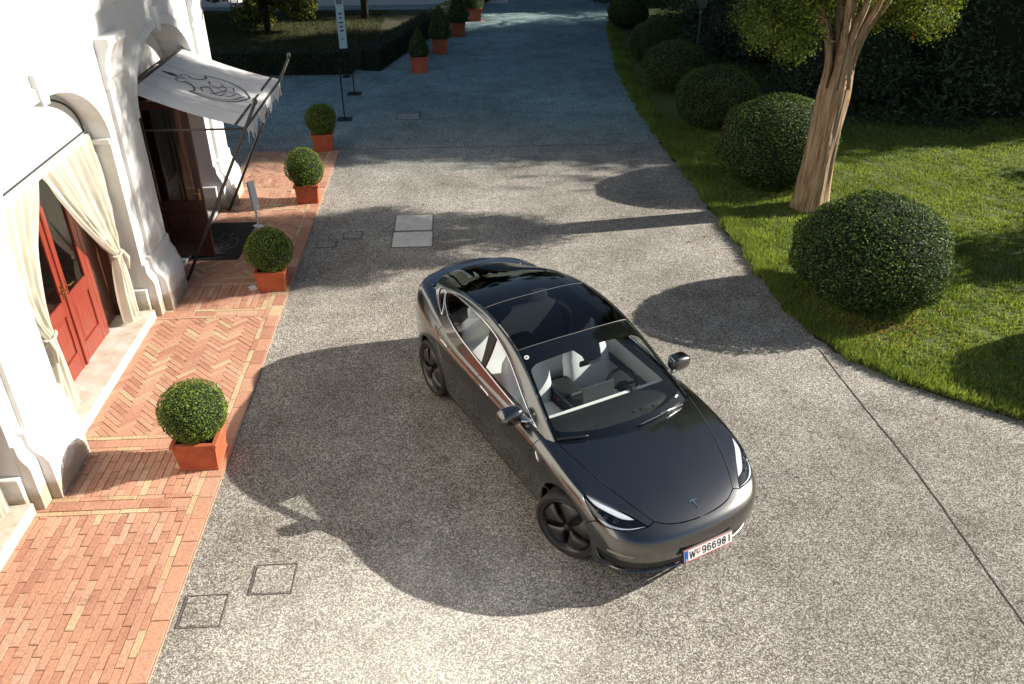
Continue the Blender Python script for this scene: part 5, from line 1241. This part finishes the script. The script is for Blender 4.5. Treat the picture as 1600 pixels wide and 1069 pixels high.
for md, sgn in (('left', 1), ('right', -1)):
    fl_ = 1 if sgn > 0 else MIR
    panel('side_window', GREEN, wloop, M_SIDEG, CAR, mode=md, off=-.008, fl=0, gap=0)
    panel('quarter_window', GREEN, qw, M_BLACKG, CAR, mode=md, off=-.004, fl=0, gap=0)
    c1 = np.concatenate([surf_curve(GREEN, s_, .003)[:-1] for s_ in wloop]) * fl_
    MB().tube(c1, .0095, 8, closed=True).build('window_chrome_trim', M_CHROME, CAR, smooth=True)
    c2 = np.concatenate([surf_curve(GREEN, s_, .003)[:-1] for s_ in qw]) * fl_
    MB().tube(c2, .008, 8, closed=True).build('quarter_chrome_trim', M_CHROME, CAR, smooth=True)
    bp = [[(-.21,.69,1.345),(-.36,.683,1.36)],[(-.36,.683,1.36),(-.345,.735,1.2),(-.31,.818,1.016)],[(-.31,.818,1.016),(-.235,.818,1.012)],[(-.235,.818,1.012),(-.22,.735,1.2),(-.21,.69,1.345)]]
    panel('door_pillar', GREEN, bp, M_BLACK, CAR, mode=md, off=-.003, fl=.02, gap=0)
    # mirror
    mr = empty('wing_mirror', parent=CAR)
    U_ = np.linspace(0, math.pi, 13); V_ = np.linspace(0, 2*math.pi, 25)[:-1]; VV = []
    for a in U_:
        for b in V_:
            cx, cy, cz = math.cos(b)*math.sin(a), math.cos(a), math.sin(b)*math.sin(a)
            f = lambda t, p: math.copysign(abs(t)**p, t)
            x = f(cx, .6)*.085 * (1 + .12*cy) + .02*cy*0; y = f(cy, .62)*.118; z = f(cz, .6)*.078*(1 - .22*cy)
            if x < -.05: x = -.05
            x += -.25*(y+.1)*.35
            VV.append((x, y, z))
    n = 24; FF = [(i*n+k, i*n+(k+1)%n, (i+1)*n+(k+1)%n, (i+1)*n+k) for i in range(12) for k in range(n)]
    mv = (np.array(VV) + np.array((.60, .975, 1.005))) * fl_
    mb = MB(); mb.add(mv, FF); mb.build('mirror_housing', M_PAINT, mr, smooth=True)
    lip = np.array([(.60,.86,.955),(.628,.93,.945),(.615,1.02,.950),(.56,1.075,.965)]) * fl_
    MB().tube(crom(lip, .02), .011, 8).build('mirror_chrome_edge', M_CHROME, mr, smooth=True)
    MB().tube(np.array([(.70,.80,.952),(.66,.85,.955),(.62,.93,.965)]) * fl_, [.022,.022,.028], 8).build('mirror_arm', M_CHROME if sgn < 0 else M_BLACK, mr, smooth=True)
    MB().box(np.array((.535, .965, 1.005)) * fl_, (.006, .16, .10), rz=0).build('mirror_glass', M_CHROME, mr)
    # handles
    for o_, xs in ((fd, (-.17, .04)), (rdn, (-1.14, -.94))):
        zz = .875 if o_ is fd else .905
        hc = surf_curve(HULL, [(xs[0], .91, zz), ((xs[0]+xs[1])/2, .91, zz-.004), (xs[1], .91, zz-.008)], .003) * fl_
        MB().tube(hc, .0105, 8).build('door_handle', M_CHROME, o_[0 if sgn > 0 else 1], smooth=True)
    rp = surf_curve(HULL, [(.955,.90,.835),(.99,.91,.80),(1.035,.915,.762)], .003) * fl_
    MB().tube(rp, [.004] + [.012]*(len(rp)-2) + [.005], 8).build('side_repeater', M_CHROME, CAR, smooth=True)
    fg = surf_curve(HULL, [(1.95,.79,.452),(2.05,.71,.45),(2.13,.62,.447)], -.006) * fl_
    MB().tube(fg, [.004] + [.013]*(len(fg)-2) + [.004], 8).build('fog_light', pmat('fog_lens', (.30, .27, .2), .1), CAR, smooth=True)
    # wiper
    wp = surf_curve(GREEN, [(1.12,.57,.95),(1.185,.32,.95),(1.225,.02,.95)] if sgn > 0 else [(1.03,.73,.94),(1.09,.60,.945),(1.13,.47,.945)], .022) * fl_
    w_ = MB().tube(wp, .008, 6).build('wiper_blade', M_BLACK, CAR, smooth=True)
    if sgn > 0: MB().tube(np.array([wp[0]+(.02,.02,-.01), wp[len(wp)//3]+(.01,0,.012), wp[len(wp)//2]+(0,0,.015)]), .008, 6).build('wiper_arm', M_SATIN, w_, smooth=True)
# emblem on the hood (T mark)
ec, en = surf_pt(HULL, (2.085, 0, .70), .0015); M_ = Vector(en).to_track_quat('Z', 'Y').to_matrix()
def emblem(scale, name, mat, parent, centre, rot):
    T = [(-.5,.40),(-.3,.47),(0,.5),(.3,.47),(.5,.40),(.42,.28),(.25,.33),(.12,.35),(.10,.24),(0,-.52),(-.10,.24),(-.12,.35),(-.25,.33),(-.42,.28)]
    b = MB().prism([(a*scale, c*scale) for a, c in T], 0, .004, 'z'); b.v = [v @ np.array(rot).T + np.array(centre) for v in b.v]
    return b.build(name, mat, parent)
# local frame: x' = car -y seen from the front, y' = up the hood (towards -x)
ez = Vector(en); ey = Vector((-1, 0, 0)); ey = (ey - ez * ey.dot(ez)).normalized(); ex = ey.cross(ez)
emblem(.085, 'hood_emblem', M_CHROME, CAR, ec, Matrix((ex, ey, ez)).transposed())
# licence plate
PL = empty('licence_plate', (2.318, 0, .405), 0, CAR); PL.rotation_euler = (0, R(-12), 0)
MB().cbox((-.012, 0, 0), (.02, .545, .135), .006).build('plate_holder', M_PLATEK, PL)
MB().cbox((.001, 0, .003), (.006, .52, .116), .002).build('plate_face', M_PLATE, PL)
MB().box((.0046, 0, .0585), (.003, .512, .005)).build('plate_border', M_PLATER, PL); MB().box((.0046, 0, -.0525), (.003, .512, .006)).build('plate_border', M_PLATER, PL)
MB().box((.005, -.238, .003), (.003, .038, .1)).build('country_band', M_PLATEB, PL)
def text_mesh(name, s, size, mat, parent, loc, rot, sx=1., bold=.0, align='CENTER', spacing=1.):
    cu = bpy.data.curves.new(name, 'FONT'); cu.body = s; cu.size = size; cu.align_x = align; cu.align_y = 'CENTER'; cu.extrude = .0006; cu.offset = bold; cu.space_character = spacing
    t = bpy.data.objects.new('tmp', cu); COL.objects.link(t); bpy.context.view_layer.update()
    me = bpy.data.meshes.new_from_object(t.evaluated_get(bpy.context.evaluated_depsgraph_get())); bpy.data.objects.remove(t); me.name = name
    o = link(name, me, mat, parent, loc); me.materials.clear(); me.materials.append(mat); o.rotation_euler = rot; o.scale = (sx, 1, 1); return o
rp_ = (R(90), 0, R(90))
def ribbon(mb, pts, w, h=.0012):
    """flat pen stroke of width w through 2-D points (plate y, z)"""
    P = np.array(pts, float); T = np.gradient(P, axis=0); T /= np.maximum(np.linalg.norm(T, axis=1, keepdims=True), 1e-9); Q = np.stack([-T[:,1], T[:,0]], 1) * w / 2
    A, B = P + Q, P - Q; n = len(P); V = [(h, *p) for p in A] + [(h, *p) for p in B]
    mb.add(V, [(i, i+1, n+i+1, n+i) for i in range(n-1)]); return mb
def arc_(cx, cy, rx, ry, a0, a1, n=18): return [(cx + rx*math.cos(R(a0+(a1-a0)*i/n)), cy + ry*math.sin(R(a0+(a1-a0)*i/n))) for i in range(n+1)]
def glyph(ch, y, w=.0105, H=.076, Wd=.042):
    m = MB(); r = Wd/2 - w/2; h = H/2 - w/2; q = .021
    if ch in '69':
        sg = 1 if ch == '6' else -1
        ring = arc_(0, -sg*(h-q), r, q, 0, 360, 28); ribbon(m, ring, w)
        ribbon(m, [(-sg*r, -sg*(h-q)), (-sg*r, 0), (-sg*r*.95, sg*(h-q)*.6)] + arc_(0, sg*(h-q), r, q, 180 if sg > 0 else 0, 30 if sg > 0 else -150, 14), w)
    elif ch == '8': ribbon(m, arc_(0, -(h-q*.95), r, q*.98, 0, 360, 28), w); ribbon(m, arc_(0, h-q*.88, r*.9, q*.9, 0, 360, 28), w)
    elif ch == 'I': ribbon(m, [(0, -H/2), (0, 0), (0, H/2)], w*1.1)
    elif ch == 'W':
        for a, b in (((-.030, H/2), (-.015, -H/2)), ((-.015, -H/2), (0, H/2*.8)), ((0, H/2*.8), (.015, -H/2)), ((.015, -H/2), (.030, H/2))): ribbon(m, [a, ((a[0]+b[0])/2, (a[1]+b[1])/2), b], w*.85)
    elif ch == 'A':
        for a, b in (((-.009, -.012), (0, .012)), ((0, .012), (.009, -.012)), ((-.005, -.004), (.005, -.004))): ribbon(m, [a, ((a[0]+b[0])/2, (a[1]+b[1])/2), b], .004)
    return m
for ch, y_ in (('W', -.172), ('9', -.048), ('6', .006), ('6', .060), ('9', .114), ('8', .168), ('I', .226)):
    glyph(ch, y_).build('letter', M_PLATEK, PL, loc=(.0045, y_, .003), fix=False)
glyph('A', 0).build('letter', M_PLATE, PL, loc=(.0062, -.238, -.032), fix=False)
MB().prism([(-.02,.03),(.02,.03),(.02,0),(.012,-.018),(0,-.028),(-.012,-.018),(-.02,0)], .004, .0062, 'x').build('coat_of_arms', M_PLATER, PL, loc=(0, -.108, .006))
MB().box((.0066, -.108, .008), (.002, .007, .056)).box((.0064, -.108, .018), (.002, .04, .007)).build('cross', M_PLATE, PL)
# vignette sticker and parking chip on the windshield
for p, r_, m_, nm in (((.235,-.598,1.325), .024, M_PLATE, 'toll_sticker'), ((.235,-.598,1.325), .009, M_PLATEK, 'toll_sticker_mark')):
    c, n_ = surf_pt(GREEN, (p[0], -p[1], p[2]), .002 if m_ is M_PLATE else .0045); c = c * MIR; n_ = n_ * MIR
    b = MB().lathe([(r_, 0), (r_, .002)], 20); b.v = [v @ np.array(Vector(n_).to_track_quat('Z', 'Y').to_matrix()).T + c for v in b.v]; b.build(nm, m_, CAR)
c, n_ = surf_pt(GREEN, (1.03, .60, .96), .002); b = MB().box((0,0,0), (.018,.05,.002)); b.v = [v @ np.array(Vector(n_).to_track_quat('Z', 'X').to_matrix()).T @ np.eye(3) + c for v in b.v]; b.build('glass_sticker', M_PLATE, CAR)
# ------------------------------------------------------------------ wheels
def make_wheel(side, x):
    w = empty('wheel', (x, side * .79, WZ), R(26) if x > 0 else 0, CAR)
    prof = [(.278,-.105),(.292,-.117),(.310,-.12),(.324,-.112),(.332,-.098)]
    for g in (-.06,-.02,.02,.06): prof += [(.3345, g-.028+.012), (.3345, g-.0055), (.327, g-.005), (.327, g+.005), (.3345, g+.0055)]
    prof += [(.332,.098),(.324,.112),(.310,.12),(.292,.117),(.278,.105),(.265,.09),(.265,-.09),(.278,-.105)]
    t = MB().lathe(prof, 72, axis='y', cap=False).build('tyre', M_RUBBER, w, angle=50)
    rim = MB().lathe([(.21,-.09),(.245,.0),(.258,.085),(.274,.1),(.280,.108),(.276,.114),(.265,.110),(.254,.09),(.23,.05),(.12,.03),(.001,.03)], 48, axis='y', cap=False)
    rim.v = [v * np.array((1, side, 1)) for v in rim.v]; rm = rim.build('rim', M_RIM, w, angle=40)
    for k in range(5):
        a0 = 2*math.pi*k/5 + (.3 if x > 0 else .1)
        P = []; n = 8
        for i in range(n + 1):
            r_ = .045 + (.250 - .045)*i/n; half = R(15 + 16*math.sin(min(1, i/n*1.15)*math.pi/2)) if i else R(28)
            for j in range(5):
                th = a0 + half*(j/2 - 1); yy = .085 + .022*math.sin(i/n*math.pi) + .016*(1 - abs(j/2-1)) - .018*(j == 4)
                P.append((r_*math.cos(th), yy*side, r_*math.sin(th)))
        F = [(i*5+j, i*5+j+1, i*5+j+6, i*5+j+5) for i in range(n) for j in range(4)]
        me = mesh_np('blade', P, F if side > 0 else [f[::-1] for f in F])
        bm = bmesh.new(); bm.from_mesh(me); bmesh.ops.recalc_face_normals(bm, faces=bm.faces); bmesh.ops.solidify(bm, geom=list(bm.faces), thickness=.008); bm.to_mesh(me); bm.free()
        link('blade', me, M_RIM, w)
    MB().lathe([(.034,.10*side),(.030,.114*side),(.001,.117*side)], 20, axis='y').build('hub_cap', M_BLACK, w, smooth=True)
    emblem(.03, 'hub_mark', M_SATIN, w, (0, .117*side, 0), Matrix(((-side,0,0),(0,0,side),(0,1,0))).to_3x3())
    return w
for x in (FWX, RWX):
    for s_ in (1, -1): make_wheel(s_, x)
    for s_ in (1, -1):
        a = [(x + .405*math.cos(R(t)), .0, WZ + .405*math.sin(R(t))) for t in range(0, 181, 9)]
        V = [(p[0], s_*yy, p[2]) for p in a for yy in (.52, .80)]; F = [(2*i, 2*i+1, 2*i+3, 2*i+2) for i in range(len(a)-1)]
        o_ = MB().add(V, F); o_.add([(p[0], s_*.52, p[2]) for p in a], [tuple(range(len(a)))]); o_.build('wheel_arch_liner', M_DARK, CAR)
# ------------------------------------------------------------------ cabin
def soft(name, mat, parent, secs, n=20, p=.55):
    """loft of rounded sections: each (centre xyz, half-width y, half-thickness, direction of thickness (x,z))"""
    V = []
    for c, hw, ht, (dx, dz) in secs:
        for k in range(n):
            t = 2*math.pi*k/n; f = lambda q: math.copysign(abs(q)**p, q)
            yy = f(math.cos(t))*hw; tt = f(math.sin(t))*ht
            if tt > 0: tt *= 1 + .28*max(0, abs(yy)/hw - .45) * (1 if hw > .16 else 0)
            V.append((c[0] + dx*tt, c[1] + yy, c[2] + dz*tt))
    m = len(secs); F = [(i*n+k, i*n+(k+1)%n, (i+1)*n+(k+1)%n, (i+1)*n+k) for i in range(m-1) for k in range(n)] + [tuple(range(n))[::-1], tuple((m-1)*n+k for k in range(n))]
    b = MB().add(V, F); return b.build(name, mat, parent, smooth=True)
for sgn in (1, -1):
    y = .37 * sgn; st = empty('front_seat', parent=CAR)
    soft('cushion', M_LEATHER, st, [((.42,y,.44),.20,.04,(.2,1)),((.40,y,.45),.245,.08,(.15,1)),((.2,y,.435),.26,.095,(.05,1)),((-.02,y,.415),.265,.10,(0,1)),((-.10,y,.41),.24,.08,(0,1)),((-.12,y,.41),.18,.04,(0,1))])
    d = (.96, .28)
    soft('backrest', M_LEATHER, st, [((-.09,y,.44),.18,.04,d),((-.10,y,.47),.25,.085,d),((-.15,y,.65),.272,.095,d),((-.20,y,.83),.265,.09,d),((-.245,y,.97),.225,.08,d),((-.265,y,1.04),.165,.07,d),((-.28,y,1.09),.14,.062,d),((-.30,y,1.17),.142,.06,d),((-.315,y,1.225),.115,.05,d),((-.318,y,1.24),.07,.025,d)])
rs_ = empty('rear_bench', parent=CAR)
soft('cushion', M_LEATHER, rs_, [((-.50,0,.45),.55,.04,(.1,1)),((-.53,0,.46),.63,.09,(.1,1)),((-.95,0,.44),.66,.10,(0,1)),((-1.02,0,.44),.6,.05,(0,1))], 28, .4)
d = (.93, .37)
soft('backrest', M_LEATHER, rs_, [((-.98,0,.46),.52,.04,d),((-1.0,0,.5),.62,.08,d),((-1.1,0,.75),.64,.085,d),((-1.2,0,.96),.60,.07,d),((-1.22,0,1.0),.52,.03,d)], 28, .4)
for y in (-.38, .38): soft('head_rest', M_LEATHER, rs_, [((-1.22,y,.98),.09,.04,d),((-1.225,y,1.0),.125,.05,d),((-1.245,y,1.10),.12,.05,d),((-1.25,y,1.13),.07,.025,d)])
MB().box((-1.5, 0, .955), (.5, 1.15, .03)).build('parcel_shelf', M_BLACK, CAR)
MB().box((-.1, 0, .27), (2.4, 1.42, .04)).build('cabin_floor', M_BLACK, CAR)
for sgn in (1, -1):
    MB().prism([(.85,.30),(.85,.86),(-.2,.90),(-1.1,.93),(-1.1,.30)], .77*sgn, .80*sgn, 'y').build('door_card', M_PANEL, CAR)
    MB().cbox((.0, .74*sgn, .66), (1.5, .07, .06), .02).build('arm_rest', M_BLACK, CAR)
    MB().prism([(.88,.865),(.86,.915),(-.2,.945),(-1.1,.985),(-1.1,.935),(-.2,.905)], .755*sgn, .81*sgn, 'y').build('door_sill_top', M_BLACK, CAR)
# dashboard
dv_ = []
prof = [(1.10,.86),(1.06,.905),(.95,.925),(.80,.925),(.70,.905),(.665,.885),(.665,.86)]
for yy in np.linspace(-.74, .74, 13):
    for (a, b) in prof: dv_.append((a - .10*(abs(yy)/.74)**2*(1 if a > .9 else .25), yy, b - .01*(abs(yy)/.74)**2))
m = len(prof); F = [(i*m+j, i*m+j+1, (i+1)*m+j+1, (i+1)*m+j) for i in range(12) for j in range(m-1)]
MB().add(dv_, F).build('dashboard', M_BLACK, CAR, smooth=True, fix=False)
MB().cbox((.655, 0, .862), (.07, 1.46, .06), .016).build('dash_strip', M_DASHW, CAR)
MB().cbox((.67, 0, .78), (.08, 1.44, .09), .02).build('dash_lower', M_BLACK, CAR)
MB().cbox((.32, 0, .53), (.95, .24, .24), .03).build('centre_console', M_BLACK, CAR)
MB().cbox((.02, 0, .66), (.34, .23, .04), .015).build('console_lid', M_BLACK, CAR)
for y_ in (-.121, .121): MB().box((.3, y_, .652), (.88, .006, .006)).build('console_trim', M_SATIN, CAR)
MB().lathe([(.038,0),(.038,.006),(.03,.006)], 20, (.37,.05,.65)).build('cup_holder', M_SATIN, CAR)
MB().box((.10, -.14, .60), (.02, .012, .02)).build('belt_button', M_BELT, CAR)
sc_ = MB().cbox((0,0,0), (.018,.37,.225), .006); sc_.v = [v @ np.array(Matrix.Rotation(R(-14), 3, 'Y')).T + np.array((.575, .02, .90)) for v in sc_.v]; sc_.build('touch_screen', M_SCREEN, CAR)
sw = empty('steering_wheel', (.47, .37, .83), 0, CAR); sw.rotation_euler = (0, R(-22), 0)
MB().tube([(0, .185*math.cos(t), .175*math.sin(t)) for t in np.linspace(0, 2*math.pi, 41)[:-1]], .0165, 10, closed=True).build('wheel_ring', M_BLACK, sw, smooth=True)
MB().cbox((.02,0,0), (.05,.13,.10), .02).cbox((.01,.10,.0), (.02,.12,.03), .008).cbox((.01,-.10,.0), (.02,.12,.03), .008).cbox((.01,0,-.10), (.02,.035,.12), .008).cbox((.13,0,-.02), (.2,.07,.07), .02).build('wheel_hub', M_BLACK, sw)
for y_ in (-.1, .1): MB().lathe([(.001,0),(.012,0),(.012,.012)], 12, (-.004, y_, 0), 'x').build('scroll_wheel', M_SATIN, sw)
MB().cbox((.42, .0, 1.20), (.03, .235, .065), .012).build('rear_view_mirror', M_BLACK, CAR)
MB().prism([(.30,1.335),(.52,1.25),(.47,1.22),(.33,1.29)], -.07, .07, 'y').build('camera_housing', M_BLACK, CAR)
